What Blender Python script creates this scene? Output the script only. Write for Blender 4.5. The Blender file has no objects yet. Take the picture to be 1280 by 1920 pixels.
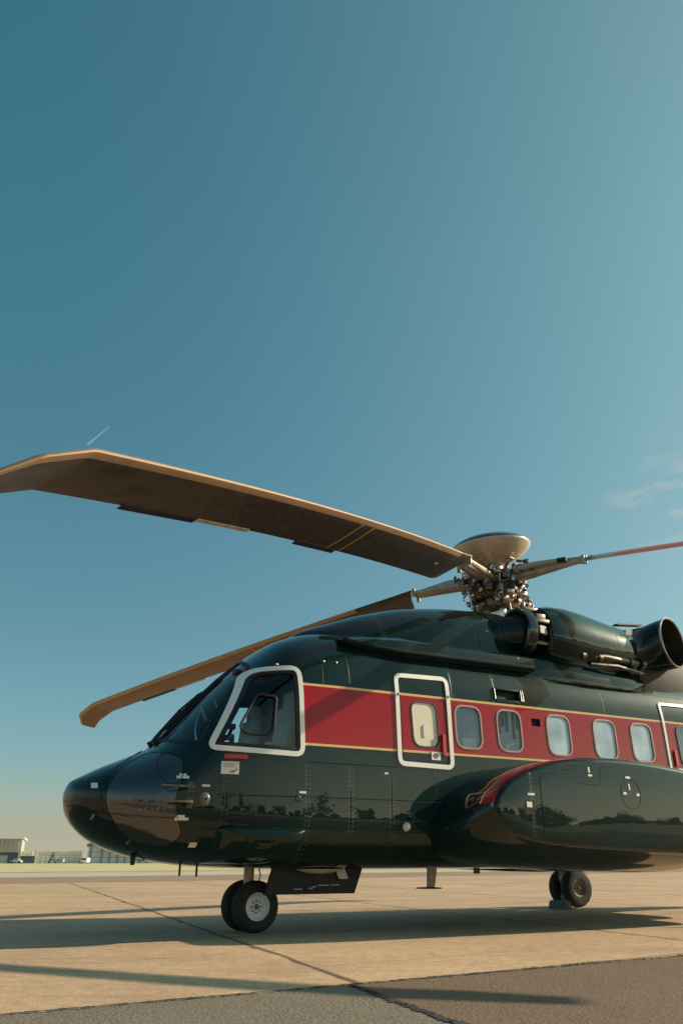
import bpy, bmesh, math, random
from mathutils import Vector, Matrix
from mathutils.bvhtree import BVHTree
R = math.radians
random.seed(7)
scene = bpy.context.scene

# ------------------------------------------------------------------ camera
CAM_H = .69
cam_d = bpy.data.cameras.new('camera'); cam = bpy.data.objects.new('camera', cam_d)
scene.collection.objects.link(cam)
cam.location = (0, 0, CAM_H); cam.rotation_euler = (R(90 + 23.557), 0, 0)
cam_d.sensor_fit = 'VERTICAL'; cam_d.sensor_height = 36; cam_d.lens = 28.125
cam_d.clip_start = .05; cam_d.clip_end = 20000
scene.camera = cam
scene.render.resolution_x = 682; scene.render.resolution_y = 1024
scene.render.engine = 'CYCLES'

# ------------------------------------------------------------------ sun and sky
SUN = Vector((2.057, .503, 1.0)).normalized()
SUN_EL = math.asin(SUN.z); SUN_AZ = math.atan2(SUN.x, SUN.y)
sd = bpy.data.lights.new('sun', 'SUN'); sd.energy = 5.0; sd.angle = R(.5); sd.color = (1, .83, .62)
so = bpy.data.objects.new('sun', sd); scene.collection.objects.link(so)
so.rotation_euler = SUN.to_track_quat('Z', 'Y').to_euler(); so.location = (30, 5, 20)
scene.view_settings.view_transform = 'Standard'; scene.view_settings.look = 'None'
scene.view_settings.gamma = 1; scene.view_settings.exposure = .28

W = bpy.data.worlds.new('World'); scene.world = W; W.use_nodes = True
nt = W.node_tree; nt.nodes.clear()
def wn(t, **k):
    n = nt.nodes.new(t)
    for a, b in k.items(): setattr(n, a, b)
    return n
def wl(a, b): nt.links.new(a, b)
wo = wn('ShaderNodeOutputWorld'); bg = wn('ShaderNodeBackground'); bg.inputs[1].default_value = .126
sky = wn('ShaderNodeTexSky', sky_type='NISHITA', sun_disc=False, sun_elevation=SUN_EL, sun_rotation=SUN_AZ,
         altitude=50, air_density=1.0, dust_density=1.6, ozone_density=1.0)
tint = wn('ShaderNodeMix', data_type='RGBA', blend_type='MULTIPLY'); tint.inputs[0].default_value = 1
wl(sky.outputs[0], tint.inputs[6])
tc = wn('ShaderNodeTexCoord'); sx = wn('ShaderNodeSeparateXYZ'); wl(tc.outputs['Generated'], sx.inputs[0])
tr_ = wn('ShaderNodeValToRGB'); wl(sx.outputs[2], tr_.inputs[0]); cr_ = tr_.color_ramp
for i_, (p_, c_) in enumerate(((0, (.60, .74, .78)), (.25, (.48, .73, .65)), (.65, (.41, .91, .77)), (.86, (.35, .93, .80)), (1, (1.15, .78, .88)))):  # reddish zenith, out of view, added to offset green in ground shadows
    e_ = cr_.elements[i_] if i_ < 2 else cr_.elements.new(p_)
    e_.position = p_; e_.color = (*c_, 1)
wl(tr_.outputs[0], tint.inputs[7])
def wm(op, a, b=None, c=None, clamp=False):
    n = wn('ShaderNodeMath', operation=op, use_clamp=clamp)
    for i, v in enumerate((a, b, c)):
        if v is None: continue
        if hasattr(v, 'is_output'): wl(v, n.inputs[i])
        else: n.inputs[i].default_value = v
    return n.outputs[0]
# low warm haze near the horizon
hz = wm('MULTIPLY', wm('POWER', wm('SUBTRACT', 1, wm('DIVIDE', wm('ABSOLUTE', sx.outputs[2]), .10), clamp=True), 1.3), .8)
hm = wn('ShaderNodeMix', data_type='RGBA'); wl(hz, hm.inputs[0])
# the sky pales towards the sun
sv = wn('ShaderNodeVectorMath', operation='DOT_PRODUCT'); wl(tc.outputs['Generated'], sv.inputs[0]); sv.inputs[1].default_value = SUN
gw = wn('ShaderNodeMix', data_type='RGBA', blend_type='ADD'); wl(wm('POWER', wm('MAXIMUM', sv.outputs['Value'], 0), 2.2), gw.inputs[0])
wl(tint.outputs[2], gw.inputs[6]); gw.inputs[7].default_value = (1.0, .48, -.25, 1)
wl(gw.outputs[2], hm.inputs[6])
hm.inputs[7].default_value = (3.9, 3.5, 2.6, 1)
# bright low haze on the sun's side of the horizon
av = wn('ShaderNodeVectorMath', operation='DOT_PRODUCT'); wl(tc.outputs['Generated'], av.inputs[0]); av.inputs[1].default_value = (math.sin(R(118)), math.cos(R(118)), 0)
ga = wm('MULTIPLY', wm('POWER', wm('MAXIMUM', av.outputs['Value'], 0), 3.0), wm('POWER', wm('SUBTRACT', 1, wm('DIVIDE', wm('ABSOLUTE', sx.outputs[2]), .165), clamp=True), 1.3))
g2 = wn('ShaderNodeMix', data_type='RGBA', blend_type='ADD'); wl(ga, g2.inputs[0]); wl(hm.outputs[2], g2.inputs[6]); g2.inputs[7].default_value = (12.5, 10.9, 7.2, 1)
# thin cloud wisps
mp = wn('ShaderNodeMapping'); mp.inputs['Scale'].default_value = (7, 7, 22); mp.inputs['Rotation'].default_value = (0, .12, 0)
wl(tc.outputs['Generated'], mp.inputs[0])
cn = wn('ShaderNodeTexNoise'); cn.inputs['Scale'].default_value = 1.6; cn.inputs['Detail'].default_value = 9; cn.inputs['Roughness'].default_value = .62
wl(mp.outputs[0], cn.inputs['Vector'])
dv = wn('ShaderNodeVectorMath', operation='DISTANCE'); wl(tc.outputs['Generated'], dv.inputs[0]); CLOUD = dv
dv.inputs[1].default_value = (.375, .842, .388)
near = wm('SUBTRACT', 1, wm('DIVIDE', dv.outputs['Value'], .075), clamp=True)
cl = wm('MULTIPLY', wm('MULTIPLY', wm('SUBTRACT', cn.outputs[0], .46, clamp=True), 5.0, clamp=True), wm('MULTIPLY', near, 1.3, clamp=True), clamp=True)
cm = wn('ShaderNodeMix', data_type='RGBA'); wl(wm('MULTIPLY', cl, .55), cm.inputs[0]); wl(g2.outputs[2], cm.inputs[6])
cm.inputs[7].default_value = (4.6, 4.2, 3.5, 1)
wl(cm.outputs[2], bg.inputs[0]); wl(bg.outputs[0], wo.inputs[0])

# ------------------------------------------------------------------ materials
MATS = {}
def mat(name, col, rough=.5, metal=0, coat=0, noise=0, nscale=8, spec=.5, bump=0, bscale=30, detail=6, coat_rough=.03, col2=None):
    m = bpy.data.materials.new(name); m.use_nodes = True; t = m.node_tree; b = t.nodes['Principled BSDF']
    b.inputs['Base Color'].default_value = (*col, 1); b.inputs['Roughness'].default_value = rough
    b.inputs['Metallic'].default_value = metal; b.inputs['Coat Weight'].default_value = coat
    b.inputs['Coat Roughness'].default_value = coat_rough; b.inputs['Specular IOR Level'].default_value = spec
    tcn = t.nodes.new('ShaderNodeTexCoord')
    if noise or col2:
        n = t.nodes.new('ShaderNodeTexNoise'); n.inputs['Scale'].default_value = nscale; n.inputs['Detail'].default_value = detail
        t.links.new(tcn.outputs['Object'], n.inputs['Vector'])
        r = t.nodes.new('ShaderNodeValToRGB'); r.color_ramp.elements[0].position = .3; r.color_ramp.elements[1].position = .7
        c2 = col2 or [c * (1 - noise) for c in col]
        r.color_ramp.elements[0].color = (*c2, 1); r.color_ramp.elements[1].color = (*col, 1)
        t.links.new(n.outputs[0], r.inputs[0]); t.links.new(r.outputs[0], b.inputs['Base Color'])
        mr = t.nodes.new('ShaderNodeMapRange'); mr.inputs[3].default_value = max(0, rough - .08); mr.inputs[4].default_value = min(1, rough + .1)
        t.links.new(n.outputs[0], mr.inputs[0]); t.links.new(mr.outputs[0], b.inputs['Roughness'])
    if bump:
        n2 = t.nodes.new('ShaderNodeTexNoise'); n2.inputs['Scale'].default_value = bscale; n2.inputs['Detail'].default_value = 5
        t.links.new(tcn.outputs['Object'], n2.inputs['Vector'])
        bp = t.nodes.new('ShaderNodeBump'); bp.inputs['Strength'].default_value = bump; bp.inputs['Distance'].default_value = .02
        t.links.new(n2.outputs[0], bp.inputs['Height']); t.links.new(bp.outputs[0], b.inputs['Normal'])
    MATS[name] = m
    return m

class NT:
    """small node helper"""
    def __init__(s, m): s.t = m.node_tree
    def n(s, typ, **k):
        x = s.t.nodes.new(typ)
        for a, b in k.items(): setattr(x, a, b)
        return x
    def l(s, a, b): s.t.links.new(a, b)
    def m(s, op, a, b=None, c=None, clamp=False):
        x = s.n('ShaderNodeMath', operation=op, use_clamp=clamp)
        for i, v in enumerate((a, b, c)):
            if v is None: continue
            if hasattr(v, 'is_output'): s.l(v, x.inputs[i])
            else: x.inputs[i].default_value = v
        return x.outputs[0]
    def band(s, v, a, b):
        return s.m('MULTIPLY', s.m('GREATER_THAN', v, a), s.m('LESS_THAN', v, b))
    def line(s, v, c, w):      # soft line mask
        return s.m('SUBTRACT', 1, s.m('DIVIDE', s.m('ABSOLUTE', s.m('SUBTRACT', v, c)), w), clamp=True)
    def mix(s, f, a, b, blend='MIX'):
        x = s.n('ShaderNodeMix', data_type='RGBA', blend_type=blend)
        if hasattr(f, 'is_output'): s.l(f, x.inputs[0])
        else: x.inputs[0].default_value = f
        for i, v in ((6, a), (7, b)):
            if hasattr(v, 'is_output'): s.l(v, x.inputs[i])
            else: x.inputs[i].default_value = (*v, 1)
        return x.outputs[2]
    def add(s, *v):
        o = v[0]
        for q in v[1:]: o = s.m('MAXIMUM', o, q)
        return o

GREEN = (.0030, .0150, .0135)
def paint_material(name, stripes, vlines, zlines):
    m = bpy.data.materials.new(name); m.use_nodes = True; N = NT(m); b = m.node_tree.nodes['Principled BSDF']
    tcn = N.n('ShaderNodeTexCoord'); sp = N.n('ShaderNodeSeparateXYZ'); N.l(tcn.outputs['Object'], sp.inputs[0])
    X, Y, Z = sp.outputs
    nz = N.n('ShaderNodeTexNoise'); nz.inputs['Scale'].default_value = 2.2; nz.inputs['Detail'].default_value = 7
    N.l(tcn.outputs['Object'], nz.inputs['Vector'])
    base = N.mix(nz.outputs[0], GREEN, (.0036, .0170, .0150))
    if stripes:
        on = N.m('GREATER_THAN', X, .02)
        red = N.m('MULTIPLY', on, N.band(Z, 1.80, 2.42))
        base = N.mix(red, base, (.33, .006, .011))
        lin = N.m('MULTIPLY', on, N.add(N.band(Z, 1.788, 1.812), N.band(Z, 2.408, 2.434)))
        base = N.mix(lin, base, (.72, .47, .20))
    seams = None
    parts = []
    for (c, z0, z1) in vlines: parts.append(N.m('MULTIPLY', N.line(X, c, .006), N.band(Z, z0, z1)))
    for (c, x0, x1) in zlines: parts.append(N.m('MULTIPLY', N.line(Z, c, .005), N.band(X, x0, x1)))
    if parts:
        seams = N.add(*parts)
        # rivet rows either side of the vertical seams
        dots = N.m('LESS_THAN', N.m('PINGPONG', Z, .022), .009)
        rv = []
        for (c, z0, z1) in vlines[:6]:
            for o in (-.022, .022):
                rv.append(N.m('MULTIPLY', N.line(X, c + o, .011), N.band(Z, z0, z1)))
        riv = N.m('MULTIPLY', N.add(*rv), dots)
        base = N.mix(N.m('MULTIPLY', seams, .85), base, (.001, .002, .002))
        base = N.mix(N.m('MULTIPLY', riv, .55), base, (.13, .14, .11))
    # dust low on the belly
    N.l(base, b.inputs['Base Color'])
    b.inputs['Roughness'].default_value = .34; b.inputs['Coat Weight'].default_value = 1.0
    b.inputs['Coat IOR'].default_value = 1.40; b.inputs['Specular IOR Level'].default_value = .05
    sm = N.n('ShaderNodeTexNoise'); sm.inputs['Scale'].default_value = 5; sm.inputs['Detail'].default_value = 8; N.l(tcn.outputs['Object'], sm.inputs['Vector'])
    mr = N.n('ShaderNodeMapRange'); mr.inputs[1].default_value = .35; mr.inputs[2].default_value = .75; mr.inputs[3].default_value = .008; mr.inputs[4].default_value = .03
    N.l(sm.outputs[0], mr.inputs[0]); N.l(mr.outputs[0], b.inputs['Coat Roughness'])
    # oil-canned skin: slow waves, plus the seams pressed in
    wv = N.n('ShaderNodeTexNoise'); wv.inputs['Scale'].default_value = 2.6; wv.inputs['Detail'].default_value = 2; N.l(tcn.outputs['Object'], wv.inputs['Vector'])
    bp = N.n('ShaderNodeBump'); bp.inputs['Strength'].default_value = .22; bp.inputs['Distance'].default_value = .010
    N.l(wv.outputs[0], bp.inputs['Height']); last = bp.outputs[0]
    if seams is not None:
        b2 = N.n('ShaderNodeBump', invert=True); b2.inputs['Strength'].default_value = .5; b2.inputs['Distance'].default_value = .004
        N.l(seams, b2.inputs['Height']); N.l(last, b2.inputs['Normal']); last = b2.outputs[0]
    N.l(last, b.inputs['Normal']); N.l(last, b.inputs['Coat Normal'])
    MATS[name] = m
    return m

V = [(.12, .62, 1.62), (.62, .95, 1.62), (1.12, .7, 1.5), (-.72, .7, 1.6), (2.62, 2.44, 3.0), (1.98, 2.44, 2.9), (.62, 2.44, 3.0), (4.4, 2.44, 3), (1.7, .7, 1.75), (.3, 2.44, 3.05)]
ZL = [(1.62, .12, 1.2), (1.28, -.8, 2.0), (1.08, -.72, 2.0), (.97, -1, 2), (2.72, .1, 1.2), (2.78, 1.95, 6), (.84, -.6, 4)]
paint = paint_material('green_red_paint', True, V, ZL)
plain = paint_material('green_paint', False, [(1.35, 3.1, 3.6), (2.7, 3.1, 3.8), (3.05, 3, 3.9), (4.75, 3, 4)], [(3.45, .8, 3.2)])
spon_paint = paint_material('sponson_paint', False, [(2.33, .92, 1.56)], [(1.585, 2.35, 2.95)])
radome_m = mat('radome_paint', (.005, .012, .018), .3, coat=1, noise=.3, nscale=3, bump=.03, bscale=4)
mat('nose_cover_paint', (.012, .012, .014), .25, coat=1, noise=.3, nscale=3, bump=.02, bscale=3); MATS['nose_cover_paint'].node_tree.nodes['Principled BSDF'].inputs['Coat IOR'].default_value = 1.75
white = mat('white_trim', (.88, .86, .80), .4, noise=.06, nscale=20)
cream = mat('cream_decal', (.75, .73, .66), .5, noise=.05, nscale=40)
redm = mat('red_trim', (.5, .012, .012), .35, coat=.5)
black = mat('black_rubber', (.012, .012, .013), .55, noise=.3, nscale=20)
blackp = mat('black_panel', (.004, .0045, .009), .6, noise=.3, nscale=6)
void = mat('dark_opening', (.004, .004, .005), .8)
tyre_m = mat('tyre_rubber', (.030, .027, .024), .8, noise=.35, nscale=14, bump=.1, bscale=60)
rim_m = mat('white_rim', (.85, .84, .82), .45, noise=.2, nscale=25)
rim2_m = mat('grey_rim', (.35, .32, .27), .5, noise=.3, nscale=25)
steel = mat('steel', (.55, .51, .46), .32, metal=.9, noise=.35, nscale=14)
cuff_m = mat('cuff_metal', (.50, .42, .33), .45, metal=.15, noise=.35, nscale=9)
dsteel = mat('dark_steel', (.17, .145, .12), .4, metal=.8, noise=.5, nscale=18)
bronze = mat('bronze_fitting', (.30, .20, .12), .4, metal=.6, noise=.5, nscale=15)
strut_m = mat('strut_paint', (.62, .56, .47), .4, noise=.25, nscale=12)
seat_m = mat('seat_cloth', (.72, .66, .56), .85, noise=.3, nscale=12)
inner_m = mat('cabin_lining', (.24, .28, .32), .8, noise=.3, nscale=4)
panel_m = mat('instrument_grey', (.02, .021, .023), .6, noise=.4, nscale=20)
shade_m = mat('window_shade', (.66, .80, .88), .8, noise=.18, nscale=5)
blind_m = mat('window_blind', (.80, .74, .58), .8, noise=.08, nscale=5)
mat('pale_blue_pane', (.46, .60, .71), .35, coat=1, col2=(.20, .29, .38), nscale=2.6, detail=2)  # opaque pane, base colour mottled in paler and darker blue
card_m = mat('pale_card', (.9, .98, .94), .7, noise=.05, nscale=5)
winframe_m = mat('window_rim', (.42, .24, .20), .45, noise=.15, nscale=20)
disc_m = mat('fairing_paint', (.62, .47, .33), .3, coat=.6, noise=.35, nscale=4)
disc_top = mat('fairing_top', (.02, .05, .10), .25, coat=1)
chock_m = mat('chock_rubber', (.10, .11, .12), .6, noise=.4, nscale=20)
mat('probe_metal', (.20, .155, .12), .4, metal=.5, noise=.4, nscale=20)
exh_m = mat('exhaust_steel', (.03, .025, .022), .6, metal=.3, noise=.5, nscale=7)
hot_m = mat('heat_shield', (.035, .024, .015), .65, metal=.1, noise=.55, nscale=3)

gm = bpy.data.materials.new('clear_glass'); gm.use_nodes = True; N = NT(gm); t_ = gm.node_tree; t_.nodes.clear()
o_ = N.n('ShaderNodeOutputMaterial'); tr = N.n('ShaderNodeBsdfTransparent'); tr.inputs[0].default_value = (.90, .95, .96, 1)
gl = N.n('ShaderNodeBsdfGlossy'); gl.inputs['Roughness'].default_value = .01
fr = N.n('ShaderNodeFresnel'); fr.inputs[0].default_value = 1.55; mx = N.n('ShaderNodeMixShader')
N.l(N.m('MULTIPLY', fr.outputs[0], 1.15, clamp=True), mx.inputs[0]); N.l(tr.outputs[0], mx.inputs[1]); N.l(gl.outputs[0], mx.inputs[2]); N.l(mx.outputs[0], o_.inputs[0])
glass = gm
gm2 = gm.copy(); gm2.name = 'tinted_glass'
for n in gm2.node_tree.nodes:
    if n.bl_idname == 'ShaderNodeBsdfTransparent': n.inputs[0].default_value = (.92, .96, 1.0, 1)
tglass = gm2

# ------------------------------------------------------------------ object helpers
COL = scene.collection
def link(name, me, m, parent=None, smooth=True):
    o = bpy.data.objects.new(name, me); COL.objects.link(o)
    ms = m if isinstance(m, (list, tuple)) else [m]
    if not me.materials:
        for q in ms: me.materials.append(q)
    if parent is not None: o.parent = parent
    return o
def finish(bm, name, m, parent=None, smooth=True, ang=35, recalc=True):
    if recalc: bmesh.ops.recalc_face_normals(bm, faces=bm.faces)
    if smooth:
        for f in bm.faces: f.smooth = True
        for e in bm.edges:
            if len(e.link_faces) == 2 and e.calc_face_angle(0) > R(ang): e.smooth = False
    me = bpy.data.meshes.new(name); bm.to_mesh(me); bm.free()
    return link(name, me, m, parent)
def tag(o, label, cat, group=None, kind=None):
    if label: o['label'] = label
    if cat: o['category'] = cat
    if group: o['group'] = group
    if kind: o['kind'] = kind
    return o
def P(s, t, z): return Vector((s, -t, z))          # helicopter frame: aft, port, up

def box(bm, c, sz, rot=None, bev=0):
    r = bmesh.ops.create_cube(bm, size=1); vs = r['verts']
    M = Matrix.Translation(Vector(c)) @ (rot.to_4x4() if rot is not None else Matrix()) @ Matrix.Diagonal((*sz, 1))
    bmesh.ops.transform(bm, matrix=M, verts=vs)
    if bev:
        es = list({e for v in vs for e in v.link_edges})
        bmesh.ops.bevel(bm, geom=es, offset=bev, segments=2, affect='EDGES', profile=.5)
def cyl(bm, a, b, r1, r2=None, seg=16, caps=True):
    a = Vector(a); b = Vector(b); d = b - a
    r2 = r1 if r2 is None else r2
    q = d.to_track_quat('Z', 'Y').to_matrix().to_4x4()
    bmesh.ops.create_cone(bm, cap_ends=caps, segments=seg, radius1=r1, radius2=r2, depth=d.length, matrix=Matrix.Translation((a + b) / 2) @ q)
def tube(bm, pts, r, seg=8, close=False):
    pts = [Vector(p) for p in pts]; n = len(pts); rings = []
    rr = r if isinstance(r, (list, tuple)) else [r] * n
    up = None
    for i, p in enumerate(pts):
        if close: d = pts[(i + 1) % n] - pts[i - 1]
        else: d = pts[min(i + 1, n - 1)] - pts[max(i - 1, 0)]
        d.normalize()
        if up is None: up = d.orthogonal().normalized()
        up = (up - d * up.dot(d)).normalized(); sd_ = d.cross(up)
        rings.append([bm.verts.new(p + (up * math.cos(a) + sd_ * math.sin(a)) * rr[i]) for a in [2 * math.pi * k / seg for k in range(seg)]])
    for i in range(n if close else n - 1):
        A, B = rings[i], rings[(i + 1) % n]
        for k in range(seg): bm.faces.new((A[k], A[(k + 1) % seg], B[(k + 1) % seg], B[k]))
    if not close:
        bm.faces.new(rings[0][::-1]); bm.faces.new(rings[-1])
def lathe(bm, prof, M, seg=48):
    """prof: (radius, height) about local z, M places it"""
    rings = []
    for r, h in prof:
        if r < 1e-5: rings.append([bm.verts.new(M @ Vector((0, 0, h)))])
        else: rings.append([bm.verts.new(M @ Vector((r * math.cos(a), r * math.sin(a), h))) for a in [2 * math.pi * k / seg for k in range(seg)]])
    for A, B in zip(rings, rings[1:]):
        if len(A) == 1 and len(B) == 1: continue
        for k in range(seg):
            k2 = (k + 1) % seg
            if len(A) == 1: bm.faces.new((A[0], B[k2], B[k]))
            elif len(B) == 1: bm.faces.new((A[k], A[k2], B[0]))
            else: bm.faces.new((A[k], A[k2], B[k2], B[k]))
def axisM(o, d):
    d = Vector(d); return Matrix.Translation(Vector(o)) @ d.to_track_quat('Z', 'Y').to_matrix().to_4x4()
def loft(bm, rings, capa=True, capb=True, closed=True):
    vs = [[bm.verts.new(p) for p in r] for r in rings]
    n = len(vs[0])
    for A, B in zip(vs, vs[1:]):
        for k in range(n if closed else n - 1): bm.faces.new((A[k], A[(k + 1) % n], B[(k + 1) % n], B[k]))
    if capa: bm.faces.new(vs[0][::-1])
    if capb: bm.faces.new(vs[-1])
    return vs
def interp(tab, x):
    """smooth (monotone-ish cubic) interpolation of rows (x, a, b, ...)"""
    n = len(tab)
    if x <= tab[0][0]: return tab[0][1:]
    if x >= tab[-1][0]: return tab[-1][1:]
    i = max(k for k in range(n) if tab[k][0] <= x); i = min(i, n - 2)
    x0, x1 = tab[i][0], tab[i + 1][0]; h = x1 - x0; u = (x - x0) / h
    out = []
    for c in range(1, len(tab[0])):
        def sl(k):
            if k <= 0 or k >= n - 1:
                k2 = min(max(k, 0), n - 2); return (tab[k2 + 1][c] - tab[k2][c]) / (tab[k2 + 1][0] - tab[k2][0])
            a = (tab[k][c] - tab[k - 1][c]) / (tab[k][0] - tab[k - 1][0]); b = (tab[k + 1][c] - tab[k][c]) / (tab[k + 1][0] - tab[k][0])
            return 0 if a * b <= 0 else 2 * a * b / (a + b)
        y0, y1 = tab[i][c], tab[i + 1][c]; m0, m1 = sl(i) * h, sl(i + 1) * h
        out.append((2 * u**3 - 3 * u**2 + 1) * y0 + (u**3 - 2 * u**2 + u) * m0 + (-2 * u**3 + 3 * u**2) * y1 + (u**3 - u**2) * m1)
    return out
def boolean(o, cutter, op='DIFFERENCE'):
    md = o.modifiers.new('b', 'BOOLEAN'); md.operation = op; md.solver = 'EXACT'; md.use_self = True; md.object = cutter
    bpy.context.view_layer.update()
    dg = bpy.context.evaluated_depsgraph_get()
    me = bpy.data.meshes.new_from_object(o.evaluated_get(dg)); o.modifiers.remove(md); o.data = me

# ------------------------------------------------------------------ fuselage surface
#        s     w     zb    zw1   zw2   zt    nl   nu
BODY = [(-2.06, .04, 1.24, 1.28, 1.28, 1.32, 2.0, 2.0),
        (-2.02, .20, 1.12, 1.28, 1.28, 1.42, 2.0, 2.0),
        (-1.92, .38, .99, 1.27, 1.27, 1.48, 2.0, 2.0),
        (-1.75, .56, .87, 1.25, 1.26, 1.57, 2.1, 2.0),
        (-1.50, .74, .77, 1.22, 1.26, 1.68, 2.2, 2.1),
        (-1.22, .88, .70, 1.19, 1.28, 1.82, 2.3, 2.2),
        (-.95, .97, .66, 1.16, 1.45, 2.12, 2.4, 2.4),
        (-.60, 1.05, .63, 1.14, 1.75, 2.50, 2.6, 2.6),
        (-.25, 1.10, .615, 1.12, 2.00, 2.84, 2.8, 2.7),
        (.10, 1.125, .605, 1.10, 2.18, 3.08, 2.9, 2.7),
        (.50, 1.13, .60, 1.10, 2.25, 3.20, 3.0, 2.7),
        (1.2, 1.13, .60, 1.10, 2.30, 3.25, 3.0, 2.7),
        (7.2, 1.13, .60, 1.10, 2.30, 3.25, 3.0, 2.7)]
def section(s, k=64):
    w, zb, z1, z2, zt, nl, nu = interp(BODY, s); pts = []; z2 = max(z2, z1 + .03)
    q = k // 4
    for i in range(q):                       # bottom centre -> port side
        a = math.pi / 2 * i / q; pts.append((w * math.sin(a)**(2 / nl), z1 - (z1 - zb) * math.cos(a)**(2 / nl)))
    nside = 10
    for i in range(nside): pts.append((w, z1 + (z2 - z1) * i / nside))
    for i in range(q + 1):
        a = math.pi / 2 * i / q; pts.append((w * math.cos(a)**(2 / nu), z2 + (zt - z2) * math.sin(a)**(2 / nu)))
    full = [P(s, t, z) for t, z in pts] + [P(s, -t, z) for t, z in pts[-2:0:-1]]
    return full
def stations():
    out = [-2.06, -2.05, -2.035, -2.02, -2.0, -1.97, -1.94]
    s = -1.90
    while s < .7: out.append(s); s += .04
    while s < 7.2: out.append(s); s += .08
    out.append(7.2); return out
def skin_rings(): return [section(s) for s in stations()]
bm = bmesh.new(); loft(bm, skin_rings()); bmesh.ops.recalc_face_normals(bm, faces=bm.faces)
BVH = BVHTree.FromBMesh(bm); bm.free()
def side(s, z, off=0, sgn=1):
    """point on the port (sgn=1) flank of the skin"""
    h, n, i, d = BVH.ray_cast(Vector((s, -3 * sgn, z)), Vector((0, sgn, 0)))
    if h is None: return P(s, .9 * sgn, z)
    return h + n * off if n.y * sgn < 0 else h - n * off
def front(t, z, off=0):
    h, n, i, d = BVH.ray_cast(Vector((-4, -t, z)), Vector((1, 0, 0)))
    if h is None: return P(-1, t, z)
    return h + n * off if n.x < 0 else h - n * off

def rrect(s0, s1, z0, z1, r, n=6, shear=0):
    """rounded rectangle outline"""
    pts = []
    for cx, cz, a0 in ((s1 - r, z1 - r, 0), (s0 + r, z1 - r, 90), (s0 + r, z0 + r, 180), (s1 - r, z0 + r, 270)):
        for i in range(n + 1):
            a = R(a0 + 90 * i / n); x = cx + r * math.cos(a); z = cz + r * math.sin(a)
            pts.append((x + shear * (z - z0), z))
    return pts
def rpoly(pts, r, n=6):
    """round the corners of a polygon"""
    out = []; m = len(pts)
    for i in range(m):
        p0, p1, p2 = Vector(pts[i - 1]), Vector(pts[i]), Vector(pts[(i + 1) % m])
        rr = r[i] if isinstance(r, (list, tuple)) else r
        a = (p0 - p1).normalized(); b = (p2 - p1).normalized()
        A = p1 + a * rr; B = p1 + b * rr
        for k in range(n + 1):
            u = k / n; out.append(tuple((1 - u)**2 * A + 2 * u * (1 - u) * p1 + u * u * B))
    return out
def dens(pts, step=.05):
    out = []; m = len(pts)
    for i in range(m):
        a, b = Vector(pts[i]), Vector(pts[(i + 1) % m]); k = max(1, int((b - a).length / step))
        for j in range(k): out.append(tuple(a + (b - a) * j / k))
    return out
def inset(pts, d):
    """offset a closed outline inwards (d>0)"""
    m = len(pts); out = []
    area = sum(pts[i][0] * pts[(i + 1) % m][1] - pts[(i + 1) % m][0] * pts[i][1] for i in range(m))
    sg = 1 if area > 0 else -1
    for i in range(m):
        j = i - 1
        while (Vector(pts[j % m]) - Vector(pts[i])).length < 1e-5: j -= 1
        k = i + 1
        while (Vector(pts[k % m]) - Vector(pts[i])).length < 1e-5: k += 1
        d_ = (Vector(pts[k % m]) - Vector(pts[j % m])).normalized()
        out.append((pts[i][0] - d_.y * d * sg, pts[i][1] + d_.x * d * sg))
    return out
def patch(bm, pts, fn, off, rings=6):
    """fill a star-shaped outline, laid on the skin through fn(a, b, off)"""
    cx = sum(p[0] for p in pts) / len(pts); cz = sum(p[1] for p in pts) / len(pts)
    prev = None; c = bm.verts.new(fn(cx, cz, off))
    for k in range(1, rings + 1):
        u = k / rings
        cur = [bm.verts.new(fn(cx + (x - cx) * u, cz + (z - cz) * u, off)) for x, z in pts]
        m = len(cur)
        for i in range(m):
            j = (i + 1) % m
            if prev is None: bm.faces.new((c, cur[i], cur[j]))
            else: bm.faces.new((prev[i], cur[i], cur[j], prev[j]))
        prev = cur
def band_ring(bm, outer, inner, fn, lo, hi):
    """raised frame between two outlines with the same count"""
    m = len(outer); A = [bm.verts.new(fn(*p, lo)) for p in outer]; B = [bm.verts.new(fn(*p, hi)) for p in outer]
    C = [bm.verts.new(fn(*p, hi)) for p in inner]; D = [bm.verts.new(fn(*p, lo)) for p in inner]
    for i in range(m):
        j = (i + 1) % m
        for p, q in ((A, B), (B, C), (C, D)): bm.faces.new((p[i], p[j], q[j], q[i]))
def slab(bm, pts, fn, lo, hi, rings=3):
    patch(bm, pts, fn, hi, rings)
    A = [bm.verts.new(fn(*p, lo)) for p in pts]; B = [bm.verts.new(fn(*p, hi)) for p in pts]
    for i in range(len(pts)):
        j = (i + 1) % len(pts); bm.faces.new((A[i], A[j], B[j], B[i]))
def sideS(a, b, off): return side(a, b, off, -1)
#%%BODY
# ------------------------------------------------------------------ helicopter root
HELI = bpy.data.objects.new('helicopter', None); COL.objects.link(HELI)
HELI.location = (-.9825, 9.5076, 0); HELI.rotation_euler = (0, 0, R(28.2))
tag(HELI, 'dark green helicopter with a red window band and drooping rotor blades, parked on concrete', 'helicopter')

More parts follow.
